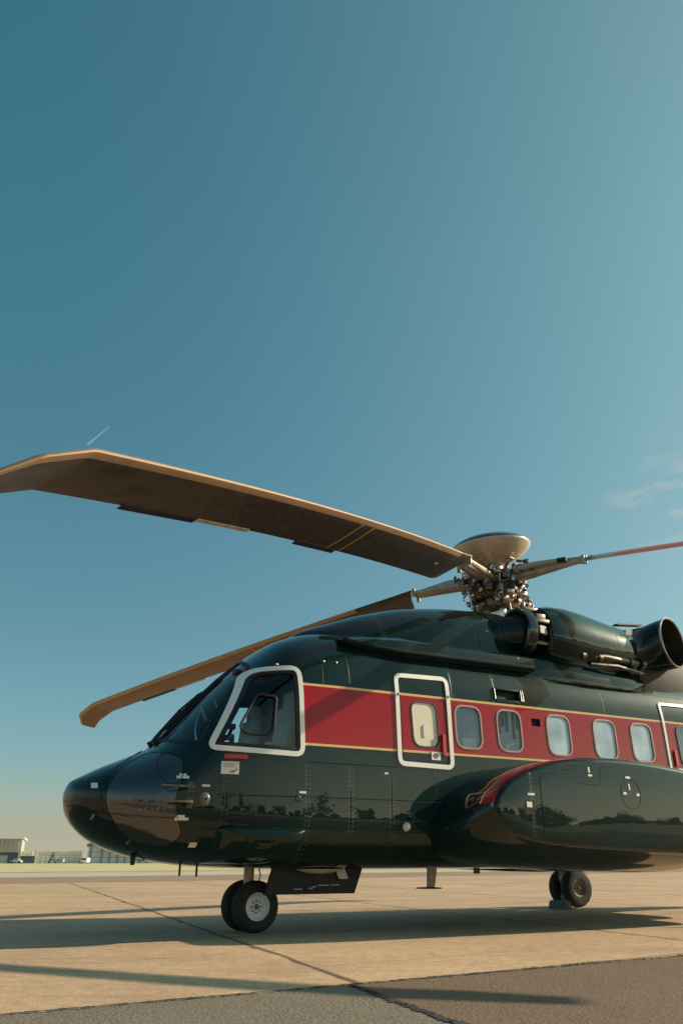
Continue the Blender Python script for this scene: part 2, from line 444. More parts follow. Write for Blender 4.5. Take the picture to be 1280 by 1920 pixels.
# outlines on the port flank, (s, z)
COCKPIT = [(-.93, 1.70), (-.47, 2.59), (.04, 2.62), (.085, 1.665)]
cd_out = dens(rpoly(COCKPIT, [.13, .14, .12, .12], 7), .04)
cd_in = inset(cd_out, .05)
cd_glass = inset(cd_out, .085)
WIN = [(1.99, 2.38), (2.60, 2.98), (3.37, 3.76), (4.14, 4.54), (4.80, 5.20)]
def win_outline(a, b, z0=1.872, z1=2.362, g=0):
    return dens(rpoly([(a + .012 + g, z0 + g), (a + g, z1 - g), (b - .012 - g, z1 - g), (b - g, z0 + g)], .13, 7), .04)
DOORWIN = dens(rpoly([(1.43, 1.865), (1.40, 2.345), (1.735, 2.345), (1.755, 1.865)], .105, 7), .04)
VENT = [(2.63, 2.48), (2.63, 2.60), (2.98, 2.60), (2.98, 2.48)]
SQ = [(3.14, 2.2), (3.14, 2.29), (3.28, 2.29), (3.28, 2.2)]
# windscreen outline seen from the front, (t, z)
WS = rpoly([(.03, 1.875), (.25, 1.865), (.80, 1.785), (.885, 1.80), (.635, 2.64), (.545, 2.685), (.03, 2.84)], [.03, .05, .05, .05, .05, .05, .04], 5)
def prism(bm, pts, axis, a, b, sgn=1):
    if axis == 't': A = [bm.verts.new(P(x, a * sgn, z)) for x, z in pts]; B = [bm.verts.new(P(x, b * sgn, z)) for x, z in pts]
    else: A = [bm.verts.new(P(a, x * sgn, z)) for x, z in pts]; B = [bm.verts.new(P(b, x * sgn, z)) for x, z in pts]
    m = len(pts)
    bm.faces.new(A); bm.faces.new(B[::-1])
    for i in range(m): bm.faces.new((A[i], B[i], B[(i + 1) % m], A[(i + 1) % m]))
cutters = []
def cutter_obj(f):
    b = bmesh.new(); f(b); bmesh.ops.recalc_face_normals(b, faces=b.faces); me = bpy.data.meshes.new('cutter'); b.to_mesh(me); b.free()
    o = bpy.data.objects.new('cutter', me); COL.objects.link(o); o.parent = HELI; cutters.append(o)
for sg in (1, -1):
    cutter_obj(lambda b: prism(b, cd_glass if sg == 1 else [(x + .4, z) for x, z in cd_glass], 't', .55, 1.5, sg))
    cutter_obj(lambda b: prism(b, WS, 's', -2.2, -.06, sg))
cb = bmesh.new()
for a, b in WIN: prism(cb, win_outline(a, b, g=.012), 't', .8, 1.5)
for q in (DOORWIN, VENT, SQ): prism(cb, q, 't', .8, 1.5)
bmesh.ops.recalc_face_normals(cb, faces=cb.faces)
cme = bpy.data.meshes.new('cutter'); cb.to_mesh(cme); cb.free(); cutter = bpy.data.objects.new('cutter', cme); COL.objects.link(cutter); cutter.parent = HELI; cutters.append(cutter)

# skin as a closed hollow body 25 mm thick
bm = bmesh.new(); rings = skin_rings(); loft(bm, rings)
inner = []
for r, s in zip(rings, stations()):
    if s < -1.6: continue
    c = Vector((r[0].x, 0, sum(p.z for p in r) / len(r)))
    inner.append([p + (c - p).normalized() * .03 for p in r])
inner[-1] = [Vector((7.15, p.y, p.z)) for p in inner[-1]]
bmesh.ops.recalc_face_normals(bm, faces=bm.faces)
if bm.calc_volume(signed=True) < 0: bmesh.ops.reverse_faces(bm, faces=bm.faces)
b2_ = bmesh.new(); loft(b2_, inner); bmesh.ops.recalc_face_normals(b2_, faces=b2_.faces)
if b2_.calc_volume(signed=True) > 0: bmesh.ops.reverse_faces(b2_, faces=b2_.faces)
me_ = bpy.data.meshes.new('inner_wall'); b2_.to_mesh(me_); b2_.free(); bm.from_mesh(me_); bpy.data.meshes.remove(me_)
fus = finish(bm, 'fuselage', [paint, radome_m], HELI, ang=30, recalc=False)
for c_ in cutters:
    n0 = len(fus.data.polygons); boolean(fus, c_); print('cut', n0, len(fus.data.polygons)); bpy.data.objects.remove(c_)
bm = bmesh.new(); bm.from_mesh(fus.data)
for f in bm.faces: f.smooth = True
for e in bm.edges: e.smooth = not (len(e.link_faces) != 2 or e.calc_face_angle(0) > R(30))
bm.to_mesh(fus.data); bm.free()

def part(name, m, fn, parent=HELI, **k):
    bm = bmesh.new(); fn(bm); return finish(bm, name, m, parent, **k)

# ---- cockpit door, its frame, glass, trim and handle (both flanks)
for fn_, sg in ((side, 1), (lambda a, b, off: sideS(a + .4, b, off), -1)):
    fr_ = part('cockpit_door', white, lambda bm: band_ring(bm, cd_out, cd_in, fn_, -.01, .016))
    part('window_seal', black, lambda bm: band_ring(bm, inset(cd_out, .051), inset(cd_out, .088), fn_, -.02, .008), fr_)
    part('door_glass', glass, lambda bm: patch(bm, cd_glass, fn_, -.008, 8), fr_)
    if sg == 1:
        part('door_handle', redm, lambda bm: slab(bm, rrect(-.755, -.525, 1.622, 1.662, .012), fn_, 0, .03), fr_)
        # sliding vent panel rail: a black loop low on the glass
        loop = [side(a, b, .012) for a, b in rpoly([(-.62, 1.92), (-.42, 2.28), (-.24, 2.26), (-.27, 1.88), (-.5, 1.86)], [.06, .04, .04, .08, .06], 5)]
        part('vent_window_rail', black, lambda bm: tube(bm, loop, .014, 8, True), fr_)
        part('sill_strip', strut_m, lambda bm: slab(bm, [(-.28, 1.742), (-.28, 1.752), (-.06, 1.752), (-.06, 1.742)], fn_, -.006, .004), fr_)
# ---- windscreen panes with seals and a centre post
def frontS(a, b, off): return front(-a, b, off)
for fn_ in (front, frontS):
    w_ = part('windscreen', glass, lambda bm: patch(bm, dens(WS, .06), fn_, -.008, 10))
    part('window_seal', black, lambda bm: band_ring(bm, inset(dens(WS, .06), -.018), inset(dens(WS, .06), .012), fn_, -.012, .006), w_)
# ---- wipers
for sg in (1, -1):
    def wip(bm):
        arm = [front(sg * .10, 1.84, .02), front(sg * .07, 1.92, .045), front(sg * .05, 2.2, .06), front(sg * .05, 2.42, .04)]
        tube(bm, arm, [.016, .012, .008, .006]); tube(bm, [front(sg * .085, 1.86, .03), front(sg * .09, 2.16, .05), front(sg * .06, 2.36, .04)], .006)
        blade_ = [front(sg * .03, 2.0, .02), front(sg * .04, 2.3, .022), front(sg * .05, 2.62, .018)]
        tube(bm, blade_, .010); cyl(bm, front(sg * .1, 1.84, -.02), front(sg * .1, 1.84, .05), .022)
    part('windscreen_wiper', black, wip)

# ---- cabin door
cdoor_o = dens(rpoly([(1.205, 1.64), (1.185, 2.655), (1.93, 2.675), (1.95, 1.625)], .10, 7), .04)
door = part('cabin_door', white, lambda bm: band_ring(bm, cdoor_o, inset(cdoor_o, .05), side, -.01, .014))
part('door_gap', void, lambda bm: band_ring(bm, inset(cdoor_o, .066), inset(cdoor_o, .074), side, -.005, .003), door)
part('window_rim', black, lambda bm: band_ring(bm, inset(DOORWIN, -.016), DOORWIN, side, -.03, .006), door)
part('window_blind', blind_m, lambda bm: patch(bm, DOORWIN, side, -.008, 5), door)
part('blind_tab', cream, lambda bm: slab(bm, rpoly([(1.555, 1.96), (1.555, 2.10), (1.60, 2.12), (1.605, 1.97)], .02, 3), side, -.008, .002), door)
part('door_handle', redm, lambda bm: (slab(bm, rrect(1.795, 1.835, 1.80, 2.01, .015), side, 0, .03), slab(bm, rrect(1.80, 1.875, 1.775, 1.81, .012), side, 0, .022)), door)
part('door_placard', cream, lambda bm: slab(bm, [(1.645, 1.722), (1.645, 1.81), (1.765, 1.81), (1.765, 1.722)], side, 0, .012), door)
part('placard_emblem', [mat('brown_ink', (.22, .12, .09), .6, noise=.5, nscale=60)], lambda bm: patch(bm, [(1.70 + .035 * math.cos(a), 1.768 + .03 * math.sin(a)) for a in [i * math.pi / 6 for i in range(12)]], side, .0135, 1), door)
for a, b in ((1.225, 2.40), (1.90, 2.425)): part('door_hinge', steel, lambda bm: slab(bm, rrect(a, a + .02, b, b + .03, .006), side, 0, .03), door)

# ---- cabin windows
for i, (a, b) in enumerate(WIN):
    o_ = win_outline(a, b)
    w_ = part('cabin_window', winframe_m, lambda bm: band_ring(bm, inset(o_, -.006), inset(o_, .016), side, -.02, .008))
    g_ = inset(o_, .012)
    if i >= 2: part('window_pane', MATS['pale_blue_pane'], lambda bm: patch(bm, g_, side, -.006, 5), w_)
    else:
        part('window_pane', tglass, lambda bm: patch(bm, g_, side, -.002, 5), w_)
        part('window_shade', [mat('window_shade_dim', (.62, .74, .84), .8, noise=.25, nscale=4)] , lambda bm: patch(bm, g_, side, -.035, 5), w_)
        if i == 0: part('card', card_m, lambda bm: slab(bm, rrect(2.11, 2.30, 1.88, 1.995, .02), side, -.030, -.025), w_)
        else:
            part('card', card_m, lambda bm: slab(bm, [(2.74, 1.90), (2.73, 1.965), (2.90, 1.985), (2.80, 1.935)], side, -.030, -.025), w_)
            part('curtain', panel_m, lambda bm: [slab(bm, [(x, 2.06 + h_), (x, 2.36), (x + .035, 2.36), (x + .03, 2.06 + h_)], side, -.030, -.02) for x, h_ in ((2.64, .02), (2.70, .1), (2.76, .05), (2.86, -.03), (2.92, .09))], w_)
# dark openings on the flank
v_ = part('side_vent', void, lambda bm: patch(bm, VENT, side, -.04, 2))
part('vent_frame', paint, lambda bm: band_ring(bm, dens(inset(VENT, -.03), .3), dens(inset(VENT, 0), .3), side, -.02, .010), v_)
for x in (2.60, 3.0, 3.03): part('vent_rail', steel, lambda bm: slab(bm, [(x, 2.475), (x, 2.615), (x + .01, 2.615), (x + .01, 2.475)], side, 0, .022), v_)
part('static_port', void, lambda bm: patch(bm, SQ, side, -.03, 2))

# ---- rear cabin door frame, with its window
rd_o = dens(rpoly([(5.46, 1.3), (5.42, 2.68), (6.7, 2.70), (6.72, 1.3)], .06, 4), .08)
rd = part('rear_door', white, lambda bm: band_ring(bm, rd_o, inset(rd_o, .04), side, -.01, .012))
rw = dens(rpoly([(5.70, 1.86), (5.67, 2.37), (6.08, 2.37), (6.1, 1.86)], .1, 5), .05)
part('window_pane', [mat('dark_pane', (.03, .05, .07), .05, coat=1)], lambda bm: patch(bm, rw, side, .004, 4), rd)
part('window_rim', black, lambda bm: band_ring(bm, inset(rw, -.015), rw, side, -.01, .01), rd)
part('door_handle', redm, lambda bm: slab(bm, rrect(5.56, 5.6, 1.84, 2.05, .01), side, 0, .025), rd)
part('door_placard', cream, lambda bm: slab(bm, rrect(5.6, 5.74, 1.74, 1.82, .005), side, 0, .01), rd)

# ---- nose: radome seam, nose bay door, lamp cover, probes, placards
def seam_on(bm, pts, r=.0045, fn=side, close=False):
    tube(bm, [fn(a, b, .001) for a, b in pts], r, 6, close)
RSEAM = [(0, 1.765), (.13, 1.74), (.25, 1.665), (.36, 1.56), (.45, 1.46), (.49, 1.39), (.51, 1.27), (.52, 1.14), (.50, .97), (.39, .81), (.27, .73), (.12, .70), (0, .695)]
part('radome_seam', void, lambda bm: [tube(bm, [front(t * sg, z, .0) for t, z in RSEAM], .007, 6) for sg in (1, -1)])
NB = rpoly([(-1.34, 1.71), (-1.60, 1.56), (-1.735, 1.39), (-1.765, 1.27), (-1.735, 1.14), (-1.61, .97), (-1.43, .85), (-1.17, .81), (-1.07, .91), (-1.14, 1.06), (-1.18, 1.22), (-1.13, 1.43), (-1.11, 1.61), (-1.2, 1.685)], .06, 4)
nb = part('nose_bay_cover', MATS['nose_cover_paint'], lambda bm: slab(bm, NB, side, -.004, .004, 10), ang=50)
part('cover_seam', void, lambda bm: tube(bm, [side(a, b, .003) for a, b in NB], .0045, 6, True), nb)
part('lamp_cover_seam', void, lambda bm: tube(bm, [side(-1.215 + .11 * math.cos(a), 1.53 + .155 * math.sin(a), .004) for a in [k * math.pi / 12 for k in range(24)]], .004, 6, True), nb)
for k in range(6): part('cover_dent', steel, lambda bm: tube(bm, [side(-1.48 + .05 * k, 1.13 + .012 * (k % 3), .004), side(-1.46 + .05 * k, 1.15 + .012 * (k % 2), .005)], .003, 5), nb)
for s, z in ((-1.85, 1.055), (-1.50, .84)): part('rivet_plate', steel, lambda bm: slab(bm, [(s, z), (s + .01, z + .05), (s + .03, z + .05), (s + .02, z)], side, 0, .004, 1))
PL = [(-1.175, 1.425, .11, .024), (-1.15, 1.45, .06, .02), (-1.165, 1.045, .12, .024), (-1.15, 1.07, .07, .022), (-.945, 1.352, .075, .02), (.03, 1.315, .075, .02), (-.975, .812, .065, .04), (1.03, 1.542, .045, .018), (-1.88, 1.34, .05, .05)]
for s, z, a, b in PL: part('placard', cream, lambda bm: slab(bm, [(s, z), (s, z + b), (s + a, z + b), (s + a, z)], side, 0, .006, 1))
pw = part('warning_placard', cream, lambda bm: slab(bm, [(-.775, 1.475), (-.775, 1.595), (-.60, 1.595), (-.60, 1.475)], side, 0, .006, 2))
part('red_mark', redm, lambda bm: slab(bm, [(-.69, 1.493), (-.68, 1.507), (-.655, 1.505), (-.615, 1.535), (-.618, 1.517), (-.655, 1.488)], side, .006, .009, 1), pw)
part('text_line', [mat('faded_ink', (.4, .33, .3), .7)], lambda bm: [slab(bm, [(-.755, z), (-.755, z + .006), (-.64 + dx, z + .006), (-.64 + dx, z)], side, .006, .008, 1) for z, dx in ((1.57, .01), (1.555, -.02), (1.54, 0))], pw)
# pitot tubes
for z in (1.345, 1.205):
    def pit(bm):
        p0 = side(-1.03, z, .0); o = Vector((0, -.11, 0))
        tube(bm, [p0, p0 + o * .5 + Vector((-.03, 0, 0)), p0 + o + Vector((-.07, 0, 0))], [.024, .018, .015], 10)
        tube(bm, [p0 + o + Vector((-.05, 0, 0)), p0 + o + Vector((-.16, 0, 0)), p0 + o + Vector((-.34, 0, 0))], [.015, .011, .005], 10)
    pp = part('pitot_tube', MATS['probe_metal'], pit)
    part('mount_plate', dsteel, lambda bm: slab(bm, rrect(-1.075, -1.02, z - .05, z + .05, .01), side, 0, .008), pp)
def lampf(bm):
    c = side(-.905, 1.24, 0); n = Vector((0, -1, 0))
    lathe(bm, [(0, .010), (.015, .022), (.032, .02), (.042, .010), (.058, .006), (.062, 0)], axisM(c, n), 20)
lp = part('air_scoop', MATS['probe_metal'], lampf)
part('scoop_mouth', void, lambda bm: lathe(bm, [(.0, .025), (.012, .023), (.012, .015)], axisM(side(-.905, 1.24, 0), (0, -1, 0)), 14), lp)
part('beacon_dome', cream, lambda bm: lathe(bm, [(0, .06), (.022, .055), (.04, .03), (.045, 0)], axisM(side(1.29, 1.02, -.005), (0, -1, .1)), 18))
part('fuel_cap', black, lambda bm: lathe(bm, [(0, .01), (.025, .01), (.035, 0)], axisM(side(.02, 1.265, 0), (0, -1, 0)), 16))
for s in (-1.0, -.35, .15, .3): part('rain_bolt', steel, lambda bm: lathe(bm, [(0, .02), (.012, .015), (.014, 0)], axisM(side(s + .17, 2.64 if s < .1 else 2.70, 0), (0, -1, .3)), 10)) if s > -.4 else None
# flotation pack low on the nose flank
PO = dens(rpoly([(-.775, .665), (-.775, .985), (.115, .985), (.115, .82), (-.02, .69), (-.2, .655)], [.02, .03, .05, .08, .1, .1], 6), .03)
def pack(bm):
    cx, cz = -.35, .83; prev = None; c = bm.verts.new(side(cx, cz, 0) + Vector((0, -.13, 0)))
    for k in range(1, 15):
        q = (k / 14)**.6; e = .175 * (1 - q**4)**.6
        cur = []
        for x, z in PO:
            X_, Z_ = cx + (x - cx) * q, cz + (z - cz) * q
            cur.append(bm.verts.new(side(X_, Z_, 0) + Vector((0, -e + .0, 0))))
        for i in range(len(cur)):
            j = (i + 1) % len(cur)
            if prev is None: bm.faces.new((c, cur[i], cur[j]))
            else: bm.faces.new((prev[i], cur[i], cur[j], prev[j]))
        prev = cur
part('flotation_pack', plain, pack)
# belly antennas, black boarding panel, mast antenna
part('whip_antenna', black, lambda bm: cyl(bm, P(-.86, .2, .66), P(-.86, .2, .55), .011)); part('whip_antenna', black, lambda bm: cyl(bm, P(-.68, .2, .66), P(-.68, .2, .54), .011))
part('belly_lamp', black, lambda bm: cyl(bm, P(-1.35, .2, .74), P(-1.35, .2, .65), .03, .02))
def sk(bm): prism(bm, [(.10, .66), (.0, .365), (1.06, .365), (1.18, .66)], 't', .36, .40)
bp_ = part('boarding_panel', blackp, sk)
gink = mat('grey_ink', (.35, .35, .36), .6)
for s, z, w in ((.38, .415, .10), (.53, .422, .05), (.57, .437, .05), (.68, .45, .13), (.82, .452, .10)): part('panel_text', gink, lambda bm: box(bm, P(s, .403, z), (w, .002, .012)), bp_)
part('support_arm', strut_m, lambda bm: prism(bm, [(.78, .66), (.86, .51), (.97, .51), (.90, .66)], 't', .41, .43), bp_)
part('belly_pod', strut_m, lambda bm: lathe(bm, [(0, -.07), (.12, -.06), (.2, -.03), (.24, 0)], Matrix.Translation(P(.60, .45, .61)) @ Matrix.Diagonal((1.15, .5, .7, 1)), 20))
ma = part('mast_antenna', strut_m, lambda bm: loft(bm, [[P(s0 + dx * c_, .05 * w_ * sn, z) for c_, sn in [(math.cos(a), math.sin(a)) for a in [k * math.pi / 6 for k in range(12)]]] for s0, dx, w_, z in ((2.36, .075, .5, .62), (2.33, .06, .45, .40))]))
part('foot_plate', dsteel, lambda bm: lathe(bm, [(0, .02), (.15, .012), (.16, 0), (0, 0)], Matrix.Translation(P(2.3, 0, .385)), 24), ma)
part('drain_mast', dsteel, lambda bm: box(bm, P(2.95, .1, .59), (.07, .05, .09), bev=.008))

# ------------------------------------------------------------------ cockpit interior
def interior(bm):
    box(bm, P(2.2, 0, 1.30), (6.2, 1.9, .04)); box(bm, P(.75, -.55, 2.05), (.04, .9, 1.5)); box(bm, P(.75, .62, 2.05), (.04, .75, 1.5))
part('cabin_floor', inner_m, interior)
def dash(bm):
    box(bm, P(-.86, 0, 1.66), (.22, 1.35, .30), bev=.03); box(bm, P(-.74, 0, 1.88), (.34, 1.30, .06), bev=.02)
part('centre_console', panel_m, lambda bm: box(bm, P(-.2, 0, 1.50), (.9, .36, .36), bev=.02))
part('roof_console', panel_m, lambda bm: box(bm, P(-.05, 0, 2.72), (.55, .5, .09), bev=.02))
part('instrument_panel', panel_m, dash)
def seat_f(t):
    def f(bm):
        box(bm, P(-.14, t, 1.60), (.48, .46, .14), bev=.05); 
        box(bm, P(.11, t, 1.94), (.14, .44, .66), Matrix.Rotation(R(9), 3, 'Y'), bev=.05); box(bm, P(.18, t, 2.34), (.11, .28, .20), bev=.04)
        for q in (-.25, .25): box(bm, P(-.06, t + q, 1.82), (.34, .05, .05), bev=.02)
    return f
for t in (.55, -.55):
    st_ = part('pilot_seat', seat_m, seat_f(t))
    part('seat_base', panel_m, lambda bm: box(bm, P(-.12, t, 1.42), (.36, .34, .22), bev=.02), st_)
    part('control_stick', black, lambda bm: (tube(bm, [P(-.50, t, 1.4), P(-.55, t, 1.7), P(-.51, t, 1.84)], .018), box(bm, P(-.505, t, 1.88), (.05, .05, .10), bev=.015)))
    def misc(bm):
        tube(bm, [P(-.62, t * 1.35, 1.84), P(-.6, t * 1.35, 1.92), P(-.57, t * 1.3, 1.96)], [.03, .02, .018]); box(bm, P(-.58, t * 1.33, 1.98), (.08, .05, .06), bev=.012)
    part('standby_compass', black, misc)
for s_, t_, z_, w_, h_ in ((-.50, -.45, 2.29, .20, .16), (-.35, -.45, 2.41, .12, .15), (-.28, -.5, 2.34, .22, .12)):
    part('bright_patch_card', card_m, lambda bm: box(bm, P(s_, t_, z_), (.012, w_, h_), Matrix.Rotation(R(-20), 3, 'Z') @ Matrix.Rotation(R(-25), 3, 'Y')))  # pale cards added to stand for light patches behind the windscreen
def roofbits(bm):
    for i in range(8): box(bm, P(-.45 + .1 * i, .45 + .03 * (i % 3), 2.62 + .02 * (i % 2)), (.07, .12, .05), bev=.01)
part('overhead_panel', panel_m, roofbits)
def quilt(bm):
    for k in range(9):
        cyl(bm, P(.66, .2 + .08 * k, 1.35), P(.66, .2 + .08 * k, 2.9), .045, seg=10)
part('bulkhead_curtain', inner_m, quilt)
#%%UPPER
# ------------------------------------------------------------------ upper deck fairing
#        s    w    top
UP = [(.30, .10, 3.14), (.45, .32, 3.27), (.8, .50, 3.41), (1.3, .62, 3.59), (1.9, .70, 3.745), (2.6, .74, 3.84), (3.3, .76, 3.88), (4.2, .74, 3.84), (5.2, .66, 3.72), (6.2, .55, 3.62), (7.2, .45, 3.52)]
def upsec(s):
    w, zt = interp(UP, s); out = []
    for k in range(41):
        a = math.pi * k / 40; c, sn = math.cos(a), math.sin(a)
        out.append(P(s, w * (abs(c)**.72) * (1 if c > 0 else -1) * (1.12 - .12 * sn), 2.95 + (zt - 2.95) * sn**.75))
    return out
part('upper_fairing', plain, lambda bm: loft(bm, [upsec(.30 + .06 * i) for i in range(116)]), ang=50)
part('fairing_seam', void, lambda bm: tube(bm, [p + Vector((0, (-1 if p.y < 0 else 1) * .002, .003)) for p in upsec(3.02)[2:39]], .006, 6))
# side shelf along the roof edge
def ledge(bm):
    R_ = []
    for i in range(40):
        u = i / 39; s = .58 + 2.72 * u
        e = min(1, (u / .28))**.6
        z0 = 2.975 - .10 * e + .015 * u; z1 = 3.01 + .075 * e
        y = 1.02 + .10 * e
        R_.append([P(s, .6, z0), P(s, y - .05, z0 - .005), P(s, y - .01, z0 + .02), P(s, y, z0 + .05), P(s, y - .02, z1 - .04), P(s, y - .07, z1), P(s, .6, z1 + .03)])
    loft(bm, R_)
part('deck_shelf', plain, ledge)
part('wedge_cover', plain, lambda bm: loft(bm, [[P(s, t0, z0), P(s, t1, z0), P(s, t1, z1), P(s, t0, z1 + .01)] for s, t0, t1, z0, z1 in ((.42, .6, .78, 3.045, 3.07), (.9, .6, .86, 3.05, 3.11), (1.35, .6, .84, 3.05, 3.09))]))
# ------------------------------------------------------------------ engine
def ell(s, t, z, a, b, n=40, tilt=0):
    return [P(s + tilt * math.cos(q) * a, t + a * math.cos(q), z + b * math.sin(q)) for q in [2 * math.pi * k / n for k in range(n)]]
for sg in (1, -1):
    E_ = lambda s, t, z, a, b, **k: ell(s, t * sg, z, a, b, **k)
    nac = part('engine_nacelle', plain, lambda bm: loft(bm, [E_(*r) for r in (
        (3.56, .80, 3.44, .33, .33), (3.60, .82, 3.43, .37, .40), (3.75, .84, 3.42, .385, .44), (4.0, .84, 3.42, .39, .455), (4.3, .83, 3.40, .385, .45), (4.6, .83, 3.38, .37, .42),
        (4.95, .83, 3.38, .345, .36), (5.15, .83, 3.40, .31, .31))]))
    part('intake_throat', void, lambda bm: loft(bm, [E_(*r) for r in ((3.25, .82, 3.45, .24, .24), (3.62, .82, 3.46, .27, .27))]), nac)
    def lip(bm):
        prof = [(.24, .05), (.255, -.02), (.285, -.045), (.318, -.03), (.335, .03), (.335, .10), (.30, .12), (.24, .12)]
        lathe(bm, prof + [prof[0]], axisM(P(3.27, .84 * sg, 3.45), (1, 0, 0)), 48)
    part('intake_ring', mat('black_gloss', (.006, .007, .009), .2, coat=1) if 'black_gloss' not in MATS else MATS['black_gloss'], lip, nac)
    part('intake_duct', plain, lambda bm: loft(bm, [E_(*r) for r in ((2.92, .60, 3.42, .12, .16), (3.02, .62, 3.43, .20, .22), (3.18, .72, 3.44, .23, .24), (3.28, .80, 3.45, .23, .24))]), nac)
    for k in range(7):
        a = 2 * math.pi * k / 7 + .3
        part('intake_bracket', dsteel, lambda bm: box(bm, P(3.45, .82 * sg + .33 * math.cos(a), 3.46 + .33 * math.sin(a)), (.26, .05, .05), bev=.008), nac)
    part('latch', dsteel, lambda bm: box(bm, P(3.48, 1.13 * sg, 3.43), (.10, .05, .12), bev=.01), nac)
    part('latch', dsteel, lambda bm: box(bm, P(3.46, 1.12 * sg, 3.62), (.16, .03, .08), bev=.01), nac)
    if sg == 1: part('placard', cream, lambda bm: box(bm, P(3.44, 1.16, 3.44), (.07, .012, .10)), nac); part('placard', cream, lambda bm: box(bm, P(5.02, 1.148, 3.60), (.12, .02, .07), Matrix.Rotation(R(14), 3, 'X')), nac)
    # lower engine bay wall and pipes
    part('engine_bay_cover', plain, lambda bm: loft(bm, [[P(s, .4 * sg, 2.75), P(s, t0 * sg, 2.80), P(s, (t0 + .02) * sg, 2.92), P(s, t1 * sg, 3.12), P(s, .5 * sg, 3.2)] for s, t0, t1 in
        ((3.30, 1.0, .95), (3.6, 1.06, 1.0), (4.2, 1.09, 1.02), (5.0, 1.08, 1.0), (5.3, 1.04, .95))]), nac)
    def pipes(bm):
        tube(bm, [P(4.1, 1.10 * sg, 3.18), P(4.5, 1.14 * sg, 3.20), P(5.1, 1.12 * sg, 3.18), P(5.3, 1.05 * sg, 3.2)], .045, 10)
        tube(bm, [P(4.25, 1.12 * sg, 3.08), P(4.7, 1.16 * sg, 3.09), P(5.2, 1.13 * sg, 3.04)], .03, 10)
        for s in (4.12, 4.42, 5.0, 5.22): cyl(bm, P(s - .03, 1.12 * sg, 3.18), P(s + .03, 1.12 * sg, 3.18), .065, seg=14)
        for k in range(6): box(bm, P(4.98 + .05 * k, 1.13 * sg, 3.05 + .05 * (k % 3)), (.05, .06, .05), Matrix.Rotation(k, 3, 'X'), bev=.006)
    part('bleed_pipe', dsteel, pipes, nac)
    # exhaust turned outboard
    path = [((5.05, .82, 3.40), (1, 0, 0), .31), ((5.35, .84, 3.42), (.95, .3, .03), .32), ((5.57, .93, 3.46), (.72, .68, .05), .335), ((5.70, 1.07, 3.50), (.40, .90, .05), .35), ((5.78, 1.24, 3.53), (.26, .96, .04), .358)]
    def ringat(c, d, r, n=40):
        M = axisM(P(c[0], c[1] * sg, c[2]), P(d[0], d[1] * sg, d[2])); return M, r
    def exh(bm, inner=False):
        rs = []
        for c, d, r in path:
            dd = P(d[0], d[1] * sg, d[2]).normalized(); u = Vector((0, 0, 1)); u = (u - dd * u.dot(dd)).normalized(); v = dd.cross(u)
            o = P(c[0], c[1] * sg, c[2]); rr = r - (.018 if inner else 0)
            rs.append([o + (u * math.cos(a) + v * math.sin(a)) * rr for a in [2 * math.pi * k / 40 for k in range(40)]])
        loft(bm, rs, not inner, False) if not inner else loft(bm, rs, True, False)
    ex = part('exhaust_pipe', plain, lambda bm: exh(bm), nac)
    part('exhaust_liner', exh_m, lambda bm: exh(bm, True), nac)
    c, d, r = path[-1]; M = axisM(P(c[0], c[1] * sg, c[2]), P(d[0], d[1] * sg, d[2]))
    part('exhaust_rim', steel, lambda bm: lathe(bm, [(r - .02, 0), (r - .008, .012), (r + .006, .004), (r + .004, -.02), (r - .02, 0)], M, 48), nac)
    part('exhaust_strake', black, lambda bm: box(bm, P(5.3, .90 * sg, 3.80), (.5, .10, .02), Matrix.Rotation(R(-6), 3, 'Y')), nac)
    part('heat_shield', hot_m, lambda bm: loft(bm, [[P(s, .5 * sg, z1 + .1), P(s, t * sg, z1), P(s, (t + .05) * sg, (z0 + z1) / 2), P(s, t * sg, z0), P(s, .5 * sg, z0)] for s, t, z0, z1 in
        ((5.25, .98, 2.85, 3.22), (5.6, 1.02, 2.8, 3.30), (6.2, .98, 2.85, 3.34), (7.0, .85, 2.9, 3.3))]), nac)
# ------------------------------------------------------------------ sponsons
OUT = [(1.885, 1.21), (1.90, 1.27), (1.97, 1.345), (2.09, 1.435), (2.24, 1.505), (2.43, 1.572), (2.65, 1.63), (2.9, 1.675), (3.3, 1.712), (3.8, 1.716), (4.3, 1.69), (4.9, 1.63), (5.6, 1.54), (6.3, 1.44), (6.9, 1.34),
       (7.15, 1.22), (7.1, 1.08), (6.8, .97), (6.2, .88), (5.5, .83), (4.9, .805), (4.3, .81), (3.7, .825), (3.1, .847), (2.75, .865), (2.45, .895), (2.22, .935), (2.05, .995), (1.95, 1.06), (1.90, 1.13)]
def resample(pts, n):
    m = len(pts); L = [0]
    for i in range(m): L.append(L[-1] + (Vector(pts[(i + 1) % m]) - Vector(pts[i])).length)
    out = []
    for k in range(n):
        d = L[-1] * k / n; i = max(j for j in range(m) if L[j] <= d); i = min(i, m - 1)
        u = (d - L[i]) / (L[i + 1] - L[i]); a, b = Vector(pts[i]), Vector(pts[(i + 1) % m])
        p0, p3 = Vector(pts[i - 1]), Vector(pts[(i + 2) % m])
        out.append(tuple(.5 * ((2 * a) + (b - p0) * u + (2 * p0 - 5 * a + 4 * b - p3) * u * u + (3 * a - p0 - 3 * b + p3) * u**3)))
    return out
OUTD = resample(OUT, 120)
def inner_pt(p):
    s, z = p
    # the root of the sponson runs further forward and hugs the belly
    f = max(0, min(1, (4.3 - s) / 2.2))**1.5
    sh = interp([(.7, .50), (.9, .45), (.98, .38), (1.1, .26), (1.2, .16), (1.32, .07), (1.45, .0), (2, 0)], z)[0]
    return (s - sh * f, 1.25 + (z - 1.25) * (1.0 if z > 1.25 else 1.42))
